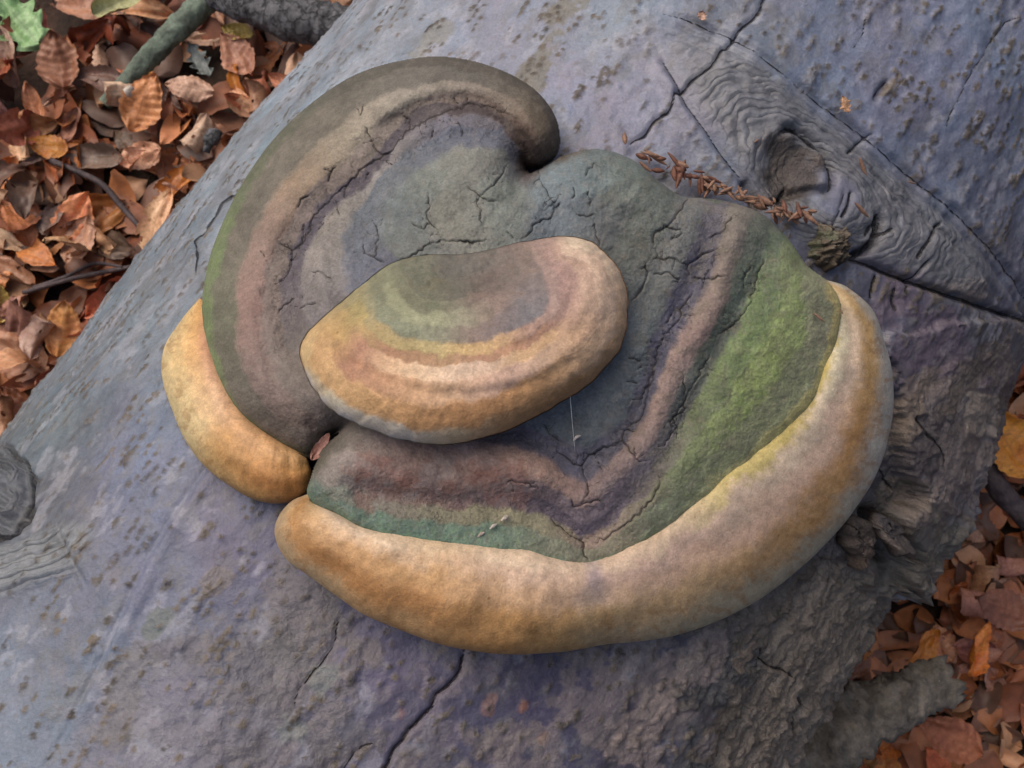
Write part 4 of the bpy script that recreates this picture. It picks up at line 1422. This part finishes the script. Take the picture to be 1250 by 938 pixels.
# ---- young knob in the middle: a rounded bulge with a rolled front edge
E_out = curve([(690, 289), (720, 295), (745, 315), (764, 350), (768, 390), (756, 428), (726, 464), (690, 490), (640, 516), (590, 535), (540, 544), (500, 540), (450, 526), (408, 500), (380, 470), (366, 440),
               (369, 417), (385, 396), (413, 372), (440, 347), (480, 321), (520, 312), (570, 309), (620, 300), (660, 292)], n=481, closed=True)[:-1]
ec = np.array([575.0, 408.0])
nE = len(E_out)
_w = np.linspace(0, 1, nE, endpoint=False)
E_out = ec + (E_out - ec) * (1 + 0.012 * fbm(3 * np.cos(_w * 2 * math.pi) + 5, 3 * np.sin(_w * 2 * math.pi) + 5, 4, 3, 0.6))[:, None]
dv_ = E_out - ec
ang = np.arctan2(dv_[:, 1], dv_[:, 0])
back = smooth(0.35, 0.95, -np.sin(ang)) * smooth(0.85, 0.25, np.cos(ang))   # the side fused to the old crust
wE = 88 * (1 - back) + 30 * back
hE = 72 * (1 - back) + 13 * back
rows = []
rpx = []
LnE = np.linalg.norm(dv_, axis=1)
wE = np.minimum(wE, LnE * 0.62)


def Etop(px, py):
    return 212 - 46 * smooth(400, 306, py) * smooth(720, 600, px) + 0.10 * (py - 400) - 16 * np.exp(-((px - 545) ** 2 / 80 ** 2 + (py - 322) ** 2 / 34 ** 2)) + 7 * np.exp(-((px - 700) ** 2 + (py - 340) ** 2) / 55 ** 2) + 3 * np.exp(-((px - 640) ** 2 + (py - 395) ** 2) / 30 ** 2)


for r_ in np.linspace(0.0, 1, 90):
    q = ec + dv_ / LnE[:, None] * ((LnE - wE) * r_)[:, None]
    rows.append((q, Etop(q[:, 0], q[:, 1])))
for a_ in np.linspace(0, 2.5, 110)[1:]:
    rr = LnE - wE + wE * np.sin(a_) ** (0.9 if a_ < 1.57 else 1.0)
    q = ec + dv_ / LnE[:, None] * rr[:, None]
    q0 = ec + dv_ / LnE[:, None] * (LnE - wE)[:, None]
    rows.append((q, Etop(q0[:, 0], q0[:, 1]) * 0.5 + Etop(q[:, 0], q[:, 1]) * 0.5 - hE * (1 - np.cos(a_)) * (0.8 if a_ > 1.57 else 1)))
qx = np.concatenate([r[0][:, 0] for r in rows])
qy = np.concatenate([r[0][:, 1] for r in rows])
qh = np.concatenate([r[1] for r in rows])
# growth zones: shallow steps
x, y = qx, qy
ring = gline([(385, 408), (410, 420), (450, 440), (510, 462), (580, 468), (650, 455), (700, 425), (730, 385), (735, 335)], 10)
ring2 = gline([(430, 375), (470, 405), (520, 425), (580, 430), (640, 422), (680, 400), (700, 360), (705, 320)], 9)
qh = qh + 2.4 * ring - 2.8 * ring2 - 2.0 * gline([(385, 420), (408, 432), (450, 455), (500, 474), (560, 482), (640, 470), (700, 440)], 7) + 1.6 * fbm(qx * 0.025, qy * 0.025, 3, 2) + 0.5 * fbm(qx * 0.11, qy * 0.11, 3, 4)
hol = np.exp(-((qx - 560) ** 2 / 90 ** 2 + (qy - 345) ** 2 / 40 ** 2))
qh = qh + hol * 1.6 * fbm(qx * 0.09, qy * 0.09, 3, 6) - 5 * hol
ev = fpoint(qx, qy, qh)
GUIDE_E = [
    ([(700, 293), (740, 315), (764, 365), (758, 420), (720, 465), (650, 508), (580, 533), (520, 540), (450, 522), (405, 495), (375, 462), (368, 430), (388, 398), (430, 360)],
     [(198, 174, 142), (192, 164, 132), (180, 142, 100), (166, 124, 74), (158, 112, 56), (152, 108, 52), (158, 116, 64), (166, 142, 104), (170, 160, 142), (170, 160, 142), (172, 162, 136), (188, 156, 98), (176, 142, 82), (140, 130, 84)]),
    ([(690, 303), (722, 322), (742, 360), (738, 405), (700, 445), (640, 482), (580, 505), (520, 512), (460, 498), (415, 470), (392, 440), (395, 415), (420, 385)],
     [(190, 160, 132), (196, 162, 132), (200, 164, 130), (192, 152, 108), (178, 134, 82), (174, 124, 62), (174, 120, 56), (178, 124, 58), (184, 132, 66), (186, 138, 72), (190, 146, 82), (186, 142, 80), (166, 136, 72)]),
    ([(682, 308), (708, 330), (722, 362), (715, 398), (680, 425), (630, 455), (570, 475), (510, 477), (460, 462), (425, 440), (408, 420), (420, 400), (438, 378)],
     [(168, 134, 114), (180, 146, 120), (186, 150, 120), (188, 146, 104), (190, 152, 116), (190, 150, 124), (192, 150, 118), (194, 150, 104), (190, 142, 90), (180, 128, 80), (162, 110, 74), (172, 134, 66), (150, 134, 74)]),
    ([(672, 310), (692, 335), (700, 368), (690, 395), (655, 420), (610, 440), (560, 452), (510, 450), (465, 435), (435, 412), (445, 385)],
     [(152, 122, 108), (158, 122, 108), (170, 132, 108), (184, 142, 92), (192, 150, 96), (200, 164, 132), (206, 172, 138), (206, 170, 128), (198, 156, 108), (160, 108, 74), (160, 140, 70)]),
    ([(666, 311), (684, 338), (690, 369), (675, 396), (638, 420), (592, 436), (545, 441), (497, 434), (458, 418), (443, 400)],
     [(144, 114, 104), (146, 112, 102), (150, 116, 100), (164, 118, 86), (170, 122, 82), (164, 118, 82), (158, 120, 78), (154, 112, 70), (150, 104, 66), (162, 132, 70)]),
    ([(660, 312), (675, 340), (680, 370), (660, 395), (620, 416), (575, 428), (530, 428), (485, 416), (450, 398), (452, 372)],
     [(140, 116, 104), (142, 114, 104), (148, 118, 104), (160, 122, 98), (182, 142, 84), (184, 148, 80), (164, 144, 82), (160, 140, 78), (162, 138, 78), (134, 130, 94)]),
    ([(645, 315), (655, 345), (655, 375), (625, 398), (580, 412), (535, 412), (490, 400), (465, 380), (470, 355)],
     [(130, 110, 98), (126, 114, 112), (116, 112, 114), (124, 110, 108), (142, 118, 104), (134, 132, 104), (134, 138, 104), (132, 136, 104), (124, 126, 96)]),
    ([(600, 370), (560, 388), (520, 390), (488, 372), (478, 350)], [(138, 116, 104), (142, 136, 108), (150, 152, 112), (148, 150, 110), (134, 136, 100)]),
    ([(585, 362), (550, 374), (520, 374), (496, 360), (488, 346)], [(132, 110, 98), (124, 116, 96), (120, 122, 92), (122, 122, 92), (120, 122, 92)]),
    ([(620, 325), (600, 345), (560, 360), (520, 355), (500, 338)], [(118, 104, 94), (120, 104, 94), (112, 106, 92), (114, 114, 90), (114, 114, 92)]),
    ([(560, 325), (590, 318)], [(100, 96, 86), (108, 100, 90)]),
]
GUIDE_E = GUIDE_E[:6] + [(p_, [tuple(v * 0.91 for v in c_) for c_ in cs_]) for p_, cs_ in GUIDE_E[6:]]
ecol, ezone = bands(qx, qy, GUIDE_E, 5.5, 3.5, 2, 0.76, 0.98)
eth = vnoise(ezone * 5 + 2, fbm(qx * 0.008, qy * 0.008, 1, 3) * 2, 3) + 0.6 * vnoise(ezone * 12, fbm(qx * 0.012, qy * 0.012, 1, 6) * 2, 5)
ecol = ecol * (1 + 0.09 * eth + 0.10 * np.clip(fbm(qx * 0.1, qy * 0.1, 4, 3, 0.6), -1, 1))[:, None]
ecol = stroke(ecol, qx, qy, [(370, 462), (386, 490), (415, 512), (450, 532), (500, 546)], (168, 168, 172), 9, 0.95, warp=4, k=2)
rowi = np.repeat(np.arange(len(rows)), nE)
lip = 0
lip2 = smooth(90 + 70, 90 + 84, rowi)
lp = np.maximum(lip, lip2)[:, None]
ecol = ecol * (1 - lp) + lin((168, 166, 166)) * lp
ev = fpoint(qx, qy, qh + 0.25 * eth * (rowi < 150))
knob = new_mesh('young_knob', ev, grid_faces(len(rows), nE, True)[:, ::-1], M_rim, fungus, ecol)
knob['label'] = 'rounded orange and cream knob with pale zones on top of the cap'

# ==================================================================== LEAVES
def leaf_data(L, W, curl, bend, twist, pleat, seed, nv=30, nu=10, lobed=0.0, tear=0.0):
    r = np.random.default_rng(seed)
    v = np.linspace(0, 1, nv)
    u = np.linspace(-1, 1, nu * 2 + 1)
    VV, UU = np.meshgrid(v, u, indexing='ij')
    prof = np.sin(np.pi * VV ** 0.85) ** 0.72 * (1 - 0.18 * VV)
    prof = np.maximum(prof, 0.015)
    ph = VV * 8.0 - np.abs(UU) * 0.9
    edge = 1 + 0.04 * np.sin(ph * 2 * math.pi) * (np.abs(UU) > 0.9) + 0.12 * vnoise(VV * 5 + seed, np.sign(UU) * 3 + seed * 1.7, 1) + 0.05 * vnoise(VV * 14 + seed, np.sign(UU) * 5 + seed, 3)
    if lobed:
        edge = edge * (1 - lobed * (0.5 + 0.5 * np.cos(VV * 2 * math.pi * 4.2)) * np.abs(UU) ** 1.5)
    X = UU * prof * edge * W * 0.5
    Y = (VV - 0.5) * L + (1 - np.abs(UU)) * 0
    vein = np.clip(1 - np.abs(((ph % 1) - 0.5) * 2) * 3.2 + 0.0, 0, 1)
    vein = np.maximum(vein, (np.abs(UU) < 0.08) * 1.0)
    Z = pleat * np.abs(((ph % 1) - 0.5) * 2) * (0.3 + np.abs(UU) * 0.7) * W
    Z = Z + 0.10 * W * vnoise(VV * 3 + seed, UU * 2 + seed, 2) + 0.02 * W * vnoise(VV * 9 + seed, UU * 5, 4)
    # roll across and bend along
    k1 = curl / (W * 0.5)
    a = X * k1 * (1 + 0.4 * np.sin(VV * 3 + seed))
    a = np.where(np.abs(a) < 1e-5, 1e-5, a)
    Xr = np.sin(a) / (a / np.where(np.abs(X) < 1e-9, 1e-9, X)) if abs(curl) > 1e-3 else X
    Zr = (1 - np.cos(a)) / (np.abs(k1) + 1e-9) * np.sign(curl) if abs(curl) > 1e-3 else 0 * X
    P = np.stack([np.where(np.abs(X) < 1e-9, 0, Xr), Y, Zr + Z], -1)
    b = bend / (L * 0.5)
    if abs(bend) > 1e-3:
        th = Y * b
        P2 = P.copy()
        P2[..., 1] = np.sin(th) / b - np.sin(th) * P[..., 2]
        P2[..., 2] = (1 - np.cos(th)) / b + np.cos(th) * P[..., 2]
        P = P2
    tw = twist * (VV - 0.5)
    xx, zz = P[..., 0].copy(), P[..., 2].copy()
    P[..., 0] = xx * np.cos(tw) - zz * np.sin(tw)
    P[..., 2] = xx * np.sin(tw) + zz * np.cos(tw)
    v_ = P.reshape(-1, 3)
    v_ = v_ - [v_[:, 0].mean(), v_[:, 1].mean(), v_[:, 2].min()]
    f = grid_faces(nv, nu * 2 + 1)
    if tear:
        n = nu * 2 + 1
        cen = v_[f].mean(1)
        m = vnoise(cen[:, 0] * 90 + seed, cen[:, 1] * 90, 5) < 1 - tear
        f = f[m]
    return v_, f, vein.ravel()


def leaf_mesh(name, mat, **kw):
    v, f, vein = leaf_data(**kw)
    ob = new_mesh(name, v, f, mat, None, None, {'vein': vein})
    me = ob.data
    bpy.data.objects.remove(ob)
    return me


shapes = []
for k in range(16):
    shapes.append(dict(L=rng.uniform(0.055, 0.082), W=rng.uniform(0.036, 0.052), curl=rng.choice([0.5, 0.9, 1.4, 2.2, -0.5, -1.3, 0.8, 1.7]), bend=rng.choice([0.3, -0.5, 0.8, -0.8, 0.2]), twist=rng.normal(0, 0.5), pleat=rng.uniform(0.004, 0.04), seed=100 + k, tear=rng.choice([0, 0, 0.08, 0.3])))
kinds = ['copper', 'russet', 'tan', 'dark', 'orange']
LM = {kd: [leaf_mesh('beech_leaf', LEAF[kd], **sh) for sh in shapes] for kd in kinds}


def put_leaf(me, p, rz, tilt, taz, label, group, name='beech_leaf', sc=1.0):
    ob = bpy.data.objects.new(name, me)
    coll.objects.link(ob)
    m = Matrix.Rotation(taz, 4, 'Z') @ Matrix.Rotation(tilt, 4, 'X') @ Matrix.Rotation(-taz + rz, 4, 'Z')
    ob.rotation_euler = m.to_euler()
    ob.scale = (sc, sc, sc)
    # lowest point at the wanted height
    co = np.empty(len(me.vertices) * 3, np.float32)
    me.vertices.foreach_get('co', co)
    zmin = (co.reshape(-1, 3) @ np.array(m.to_3x3())[2]).min() * sc
    ob.location = (float(p[0]), float(p[1]), float(p[2] - zmin))
    return tag(ob, label, 'leaf', group)


KN = {'copper': 'copper-brown', 'russet': 'deep russet', 'tan': 'pale tan', 'dark': 'dark brown', 'orange': 'bright orange'}
SPOT = {'L': [((190, 70), 'beside the green stick'), ((330, 40), 'by the black branch'), ((110, 335), 'around the two crossed twigs'), ((25, 40), 'under the green lobed leaf'), ((120, 225), 'along the thin dark twig'), ((15, 440), 'around the large pale tan leaf'), ((260, 150), 'next to the black bark scrap')],
        'R': [((1110, 850), 'around the broken branch stub'), ((1225, 600), 'beside the thick dark stick'), ((1120, 740), 'under the ragged bark edge'), ((1235, 760), 'in the shade away from the stub')]}
prob = {'L': [0.34, 0.16, 0.28, 0.12, 0.10], 'R': [0.34, 0.30, 0.12, 0.16, 0.08]}


def how(sh):
    if sh['tear'] > 0.1:
        return 'torn'
    c = sh['curl']
    return 'rolled' if c > 1.2 else 'cupped' if c > 0.6 else 'nearly flat' if c > 0 else 'arched'


def scatter(side, n, region, z0, z1):
    cnt = 0
    tries = 0
    while cnt < n and tries < n * 60:
        tries += 1
        px, py = rng.uniform(region[0], region[1]), rng.uniform(region[2], region[3])
        p = ground_point(px, py)
        d = (p - A0) @ NX
        if side == 'L' and (d > -0.19 or d < -0.80):
            continue
        if side == 'R' and (d < 0.15 or d > 0.5):
            continue
        kd = str(rng.choice(kinds, p=prob[side]))
        k = int(rng.integers(0, len(shapes)))
        t = cnt / n
        p = p + np.array([0, 0, z0 + (z1 - z0) * t])
        spot = min(SPOT[side], key=lambda q: math.hypot(q[0][0] - px, q[0][1] - py))[1]
        lb = '%s %s beech leaf in the litter %s' % (how(shapes[k]), KN[kd], spot)
        put_leaf(LM[kd][k], p, rng.uniform(0, 6.28), abs(rng.normal(0, 0.55)), rng.uniform(0, 6.28), lb, lb.replace(' beech leaf', ' leaves'), sc=rng.uniform(0.52, 0.98))
        cnt += 1


scatter('L', 204, (-50, 420, -50, 540), 0.008, 0.044)
scatter('R', 92, (1000, 1310, 430, 1000), 0.004, 0.034)

# the brown mass of leaves under and beyond, past counting
vs_, fs_, vn_, cl_ = [], [], [], []
off = 0
tones = pig(np.array([(170, 106, 68), (140, 82, 54), (186, 140, 106), (116, 80, 62), (150, 94, 64), (176, 112, 70), (100, 72, 58)], float), 1.0)
for k in range(3900):
    if k < 2700:
        s = rng.uniform(-0.55, 0.65)
        d = rng.choice([-1, 1]) * rng.uniform(0.12, 0.6)
        zz_ = rng.uniform(0.0, 0.024)
    else:
        s = rng.uniform(-1.6, 1.8)
        d = rng.choice([-1, 1]) * rng.uniform(0.12, 1.6)
        zz_ = rng.uniform(-0.002, 0.008)
    p = A0 + AX * s + NX * d
    v, f, ve = leaf_data(L=rng.uniform(0.034, 0.062), W=rng.uniform(0.022, 0.04), curl=rng.choice([0.5, 1.2, -0.8]), bend=rng.normal(0, 0.5), twist=rng.normal(0, 0.4), pleat=0.03, seed=k, nv=9, nu=2)
    m = Matrix.Rotation(rng.uniform(0, 6.28), 3, 'Z') @ Matrix.Rotation(rng.normal(0, 0.4), 3, 'X')
    v = v @ np.array(m).T
    v[:, 2] -= v[:, 2].min()
    z = float(ground_z(np.array([p[0]]), np.array([p[1]]))[0])
    v = v + [p[0], p[1], z + zz_]
    vs_.append(v)
    fs_.append(f + off)
    vn_.append(ve)
    cl_.append(np.tile(tones[k % len(tones)] * rng.uniform(0.7, 1.15), (len(v), 1)))
    off += len(v)
tl = NT('old_leaves')
nco = tl.n('ShaderNodeTexCoord').outputs['Object']
nl1 = tl.noise(nco, 60, 5, 0.65, 0.3)
nl2 = tl.noise(nco, 500, 3, 0.6)
lc_ = tl.mixc(1.0, tl.attr('Col').outputs['Color'], gray(tl, nl1.outputs['Fac'], 0.6, 1.35), 'MULTIPLY')
tl.l(lc_, tl.b.inputs['Base Color'])
tl.b.inputs['Roughness'].default_value = 0.55
tl.l(tl.bump(nl2.outputs['Fac'], 0.0006, 0.7), tl.b.inputs['Normal'])
lit = new_mesh('leaf_litter', np.vstack(vs_), np.vstack(fs_), tl.m, None, np.vstack(cl_), {'vein': np.concatenate(vn_)})
lit['kind'] = 'stuff'
tag(lit, 'matted brown layer of old leaves covering the soil', 'leaf litter')


# leaves one can name
def named(px, py, z, rz, tilt, taz, kind, label, name='beech_leaf', **sh):
    d = dict(L=0.07, W=0.045, curl=0.6, bend=0.3, twist=0.2, pleat=0.035, seed=int(px * 7 + py), nv=36, nu=12)
    d.update(sh)
    me = leaf_mesh(name, LEAF[kind], **d)
    p = at_height(px, py, z)
    p[2] = z
    return put_leaf(me, p, math.radians(rz), math.radians(tilt), math.radians(taz), label, None, name, 0.85)


zt = 0.040
named(28, 30, 0.055, 40, 12, 0, 'green', 'fresh green lobed leaf at the edge of the litter', 'lobed_leaf', L=0.085, W=0.070, lobed=0.42, curl=0.4, pleat=0.02)
named(150, 2, 0.060, -58, 20, 30, 'lime', 'pale yellow-green leaf rolled into a narrow tube beside the green stick', L=0.075, W=0.05, curl=2.6, bend=0.1, pleat=0.01)
named(291, 44, 0.052, 80, 15, 60, 'yellow', 'small crumpled pale yellow leaf beside the black branch', L=0.042, W=0.03, curl=1.2, bend=0.8, pleat=0.05)
named(244, 76, 0.052, 30, 10, 20, 'grey', 'silvery grey lobed leaf between the green stick and the log', 'lobed_leaf', L=0.048, W=0.034, lobed=0.6, curl=0.5, pleat=0.02)
named(234, 111, 0.058, 82, 14, 0, 'tan', 'light tan folded beech leaf just below the silvery grey leaf', L=0.058, W=0.034, curl=-0.9, bend=-0.4)
named(180, 132, 0.056, -25, 18, 10, 'copper', 'copper leaf with strongly pleated veins below the tip of the green stick', L=0.07, W=0.048, curl=0.5, pleat=0.07, bend=-0.2)
named(290, 70, 0.050, 35, 10, 0, 'copper', 'flat copper leaf beneath the crumpled yellow leaf', L=0.062, W=0.044, curl=0.4, pleat=0.03)
named(76, 80, 0.054, 10, 22, 30, 'copper', 'reddish ribbed leaf standing on edge under the green lobed leaf', L=0.068, W=0.05, curl=0.5, pleat=0.05)
named(60, 181, 0.056, 78, 12, 50, 'orange', 'small bright amber leaf among the brown ones', L=0.046, W=0.032, curl=0.6, pleat=0.02)
named(95, 268, 0.054, -30, 20, 20, 'orange', 'glossy orange-brown leaf propped above the crossed twigs', L=0.066, W=0.046, curl=0.4, pleat=0.02)
named(22, 434, 0.058, 55, 10, 10, 'tan', 'large pale tan leaf with an amber edge beside the log', L=0.078, W=0.056, curl=-0.7, pleat=0.03)
named(82, 403, 0.058, -12, 24, 10, 'orange', 'upright amber brown leaf leaning against the log', L=0.062, W=0.042, curl=-0.9, pleat=0.03)
named(30, 500, 0.052, 40, 15, 10, 'russet', 'red-brown leaf tucked against the base of the log', L=0.06, W=0.044)
named(0, 372, 0.055, 5, 30, 70, 'yellow', 'narrow yellow leaf edge standing upright in the litter', L=0.045, W=0.03, curl=0.8)
named(1225, 540, 0.030, 30, 14, 20, 'orange', 'large orange-brown leaf caught beside the torn bark flap', L=0.085, W=0.062, curl=0.3, pleat=0.02)
named(1188, 790, 0.000, -20, 35, 50, 'orange', 'curled amber leaf standing up in the shaded litter', L=0.06, W=0.036, curl=1.2)
named(1222, 742, -0.005, 70, 10, 0, 'russet', 'broad smooth reddish leaf lying flat in the shaded litter', L=0.065, W=0.05, curl=-0.4, pleat=0.015)
named(1150, 895, 0.005, 62, 16, 30, 'copper', 'long ribbed leaf folded beneath the broken branch stub', L=0.085, W=0.05, curl=0.9, pleat=0.06)
named(1126, 790, 0.0, -40, 20, 30, 'orange', 'small amber leaf behind the pale torn tip of the stub', L=0.05, W=0.032, curl=0.9)

# ==================================================================== STICKS
gs = limb('green_stick', [at_height(128, 128, 0.060), at_height(165, 88, 0.066), at_height(212, 40, 0.072), at_height(268, -14, 0.078), at_height(320, -60, 0.08)], [0.006, 0.009, 0.0105, 0.0115, 0.012], M_greenbark, None, 26, 0.002, 0.16, 0.09, 1, ragged=0.0)
tag(gs, 'greenish broken stick pointing out from the black branch over the litter', 'stick')
ch = limb('torn_end', [at_height(152, 122, 0.066), at_height(158, 112, 0.074), at_height(162, 106, 0.076)], [0.003, 0.006, 0.003], M_pale, gs, 10, 0.001, 0.4, 0.2, 2)
bb = limb('black_branch', [at_height(245, -12, 0.075), at_height(300, 6, 0.085), at_height(350, 22, 0.09), at_height(400, 30, 0.09), at_height(450, 44, 0.09)], [0.014, 0.016, 0.019, 0.021, 0.023], M_darkbark, None, 40, 0.0015, 0.14, 0.06, 4)
tag(bb, 'short black-barked branch crossing the litter to the log', 'branch')
for k, (pts, r_, lb) in enumerate([([(62, 196), (120, 222), (148, 252), (181, 290)], 0.0028, 'thin dark twig running through the copper leaves'),
                                   ([(28, 358), (90, 340), (140, 330), (178, 322)], 0.0022, 'straight dark twig, lower of two crossed ones in the litter'),
                                   ([(40, 352), (80, 338), (115, 322), (150, 326)], 0.0018, 'thin grey twig, upper of two crossed ones in the litter'),
                                   ([(1190, 545), (1215, 590), (1250, 632), (1290, 660)], 0.009, 'thick dark stick lying under the torn bark flap')]):
    h = 0.062 if k < 3 else 0.02
    tw = limb('twig', [at_height(a, b, h + 0.003 * math.sin(i * 2)) for i, (a, b) in enumerate(pts)], [r_, r_ * 1.1, r_, r_ * 0.7], M_twig, None, 10 if k < 3 else 20, 0.003, 0.12, 0.06, k)
    tag(tw, lb, 'twig')
fg = limb('bark_fragment', [at_height(262, 160, 0.10), at_height(258, 172, 0.10), at_height(252, 186, 0.095)], [0.005, 0.009, 0.004], M_darkbark, None, 14, 0.0015, 0.4, 0.2, 6)
tag(fg, 'black scrap of bark wedged between litter and log', 'bark scrap')


# ==================================================================== BUD SCALES on the log
def scale_mesh(L, W, seed):
    nv, nu = 12, 7
    v = np.linspace(0, 1, nv)
    u = np.linspace(-1, 1, nu)
    VV, UU = np.meshgrid(v, u, indexing='ij')
    pr = np.sin(np.pi * np.clip(VV * 0.93 + 0.04, 0, 1)) ** 0.8
    X = UU * pr * W / 2
    Y = (VV - 0.5) * L
    Z = W * rng.uniform(0.15, 0.5) * (1 - UU ** 2) * pr + rng.uniform(0.02, 0.10) * L * np.sin(VV * 3 + seed)
    top = np.stack([X, Y, Z], -1).reshape(-1, 3)
    bot = top - [0, 0, W * 0.12]
    f = grid_faces(nv, nu)
    vv = np.vstack([top, bot])
    ff = [f, f[:, ::-1] + len(top)]
    bd = [i * nu for i in range(nv)], [i * nu + nu - 1 for i in range(nv)]
    for e, fl in zip(bd, (1, -1)):
        q = np.array([[e[i], e[i + 1], e[i + 1] + len(top), e[i] + len(top)] for i in range(nv - 1)])
        ff.append(q[:, ::fl])
    ob = new_mesh('bud_scale', vv, np.vstack(ff), M_scale)
    me = ob.data
    bpy.data.objects.remove(ob)
    return me


M_scale2 = mat_plain('bud_scale_russet', (120, 80, 64), (84, 56, 46), 260, 0.5, 0.0004)
SM = [scale_mesh(rng.uniform(0.004, 0.0115), rng.uniform(0.0013, 0.0034), k) for k in range(14)]


def bud(px, py, ang, lift, label, group=None, sc=1.0, H=None):
    if H is None:
        p, n = log_point(np.array([float(px)]), np.array([float(py)]), lift)
        p, n = p[0], n[0]
    else:
        p = fpoint(np.array([float(px)]), np.array([float(py)]), np.array([float(H)]))[0]
        n = -FWD
    d = math.cos(ang) * RGT - math.sin(ang) * UPV
    yv = d - (d @ n) * n
    yv /= np.linalg.norm(yv)
    xv = np.cross(yv, n)
    m = Matrix(((xv[0], yv[0], n[0], p[0]), (xv[1], yv[1], n[1], p[1]), (xv[2], yv[2], n[2], p[2]), (0, 0, 0, 1)))
    ob = bpy.data.objects.new('bud_scale', SM[rng.integers(0, len(SM))])
    coll.objects.link(ob)
    ob.matrix_world = m @ Matrix.Diagonal((sc, sc, sc, 1))
    return tag(ob, label, 'bud scale', group)


drift = curve([(762, 186), (790, 200), (815, 212), (838, 224), (862, 232), (885, 238), (905, 246), (925, 256), (945, 262), (968, 264)], n=60)
SM2 = []
for me in SM:
    m_ = me.copy()
    m_.materials.clear()
    m_.materials.append(M_scale2)
    SM2.append(m_)
for k in range(84):
    t_ = rng.choice([0.12, 0.24, 0.3, 0.46, 0.54, 0.6, 0.68, 0.86, 0.97]) + rng.normal(0, 0.045)
    q = drift[int(np.clip(t_ * 59, 0, 59))] + np.abs(rng.normal(0, 1)) * np.array([2.5, -4.0]) + rng.normal(0, 3, 2) + [1, 9]
    red = rng.random() < (0.75 if t_ < 0.4 else 0.3)
    keep_ = SM
    if red:
        SM = SM2
    bud(q[0], q[1], math.radians(26 + rng.normal(0, 45)), 0.007 + 0.006 * rng.random(), ('reddish-brown' if red else 'pale tan') + ' bud scale in the drift caught between the cap and the log', ('reddish' if red else 'pale tan') + ' bud scales drifted along the cap edge', rng.uniform(0.6, 1.35))
    SM = keep_
bud(760, 182, math.radians(85), 0.010, 'bud scale standing upright at the end of the drift', None, 1.0)
bud(1044, 207, math.radians(55), 0.006, 'largest loose bud scale lying on the ringed branch scar', None, 1.35)
bud(1031, 263, math.radians(32), 0.013, 'bud scale lying on the swollen lip of the scar', None, 1.0)
bud(1102, 226, math.radians(5), 0.006, 'small bud scale on the outer rings of the scar', None, 0.6)
bud(919, 177, math.radians(-40), 0.006, 'thin pale bud scale above the hollow of the scar', None, 0.7)
bud(1000, 388, math.radians(38), 0.0, 'bud scale lying on the green algae patch of the cap', None, 0.75, 140)
bud(1027, 380, math.radians(60), 0.0, 'tiny bud scale at the seam between green crust and cream margin', None, 0.5, 128)

# torn leaf scraps on the bark and in the notch of the fungus
for (px, py, lift, L, W, lb, H) in [(855, 29, 0.005, 0.006, 0.006, 'tiny pale leaf scrap lying on the top fold of the scar', None), (1022, 134, 0.006, 0.009, 0.008, 'pinkish leaf scrap lying on the fold above the scar', None),
                                    (392, 545, 0, 0.014, 0.006, 'curled brown leaf scrap stuck in the notch between the two lobes', 70)]:
    me = leaf_mesh('leaf_scrap', LEAF['tan' if H is None else 'copper'], L=L, W=W, curl=0.6, bend=0.4, twist=0.4, pleat=0.05, seed=int(px), lobed=0.5 if H is None else 0.0)
    ob = bpy.data.objects.new('leaf_scrap', me)
    coll.objects.link(ob)
    if H is None:
        p, n = log_point(np.array([float(px)]), np.array([float(py)]), lift)
        p, n = p[0], n[0]
    else:
        p, n = fpoint(np.array([float(px)]), np.array([float(py)]), np.array([float(H)]))[0], -FWD
    ob.rotation_mode = 'QUATERNION'
    ob.rotation_quaternion = Vector(n).to_track_quat('Z', 'Y') @ Matrix.Rotation(math.radians(-35), 3, 'Z').to_quaternion()
    ob.location = Vector([float(v) for v in p])
    tag(ob, lb, 'leaf scrap')
# spider silk from the knob down to the hollow, and flecks stuck to the crust
M_silk = mat_plain('silk', (205, 205, 205), (190, 190, 190), 50, 0.4)
e0, e1 = fpoint(np.array([696.0, 702.0]), np.array([484.0, 552.0]), np.array([172.0, 122.0]))
sk = limb('spider_thread', [e0, (e0 + e1) / 2 + [0, 0, -0.001], e1], [0.00011, 0.0001, 0.0001], M_silk, None, 6, 0.004, 0, 0, 1)
tag(sk, 'fine spider thread hanging from the orange knob to the hollow below it', 'thread')
for k, (px, py, hh_, lb) in enumerate([(612, 636, 122, 'white fleck, upper of three stuck on the teal band of the cap'), (598, 646, 118, 'white fleck, middle of three stuck on the teal band of the cap'), (583, 656, 112, 'white fleck, lowest of three stuck on the teal band of the cap'), (700, 538, 122, 'bright white fleck in the dark hollow under the knob')]):
    c_ = fpoint(np.array([px, px + 5.0, px + 9.0]), np.array([py, py - 4.0, py - 6.0]), np.full(3, float(hh_)))
    fl = limb('white_fleck', list(c_), [0.0002, 0.0007, 0.0002], M_pale, None, 8, 0.0004, 0.5, 0.2, k)
    tag(fl, lb, 'fleck')
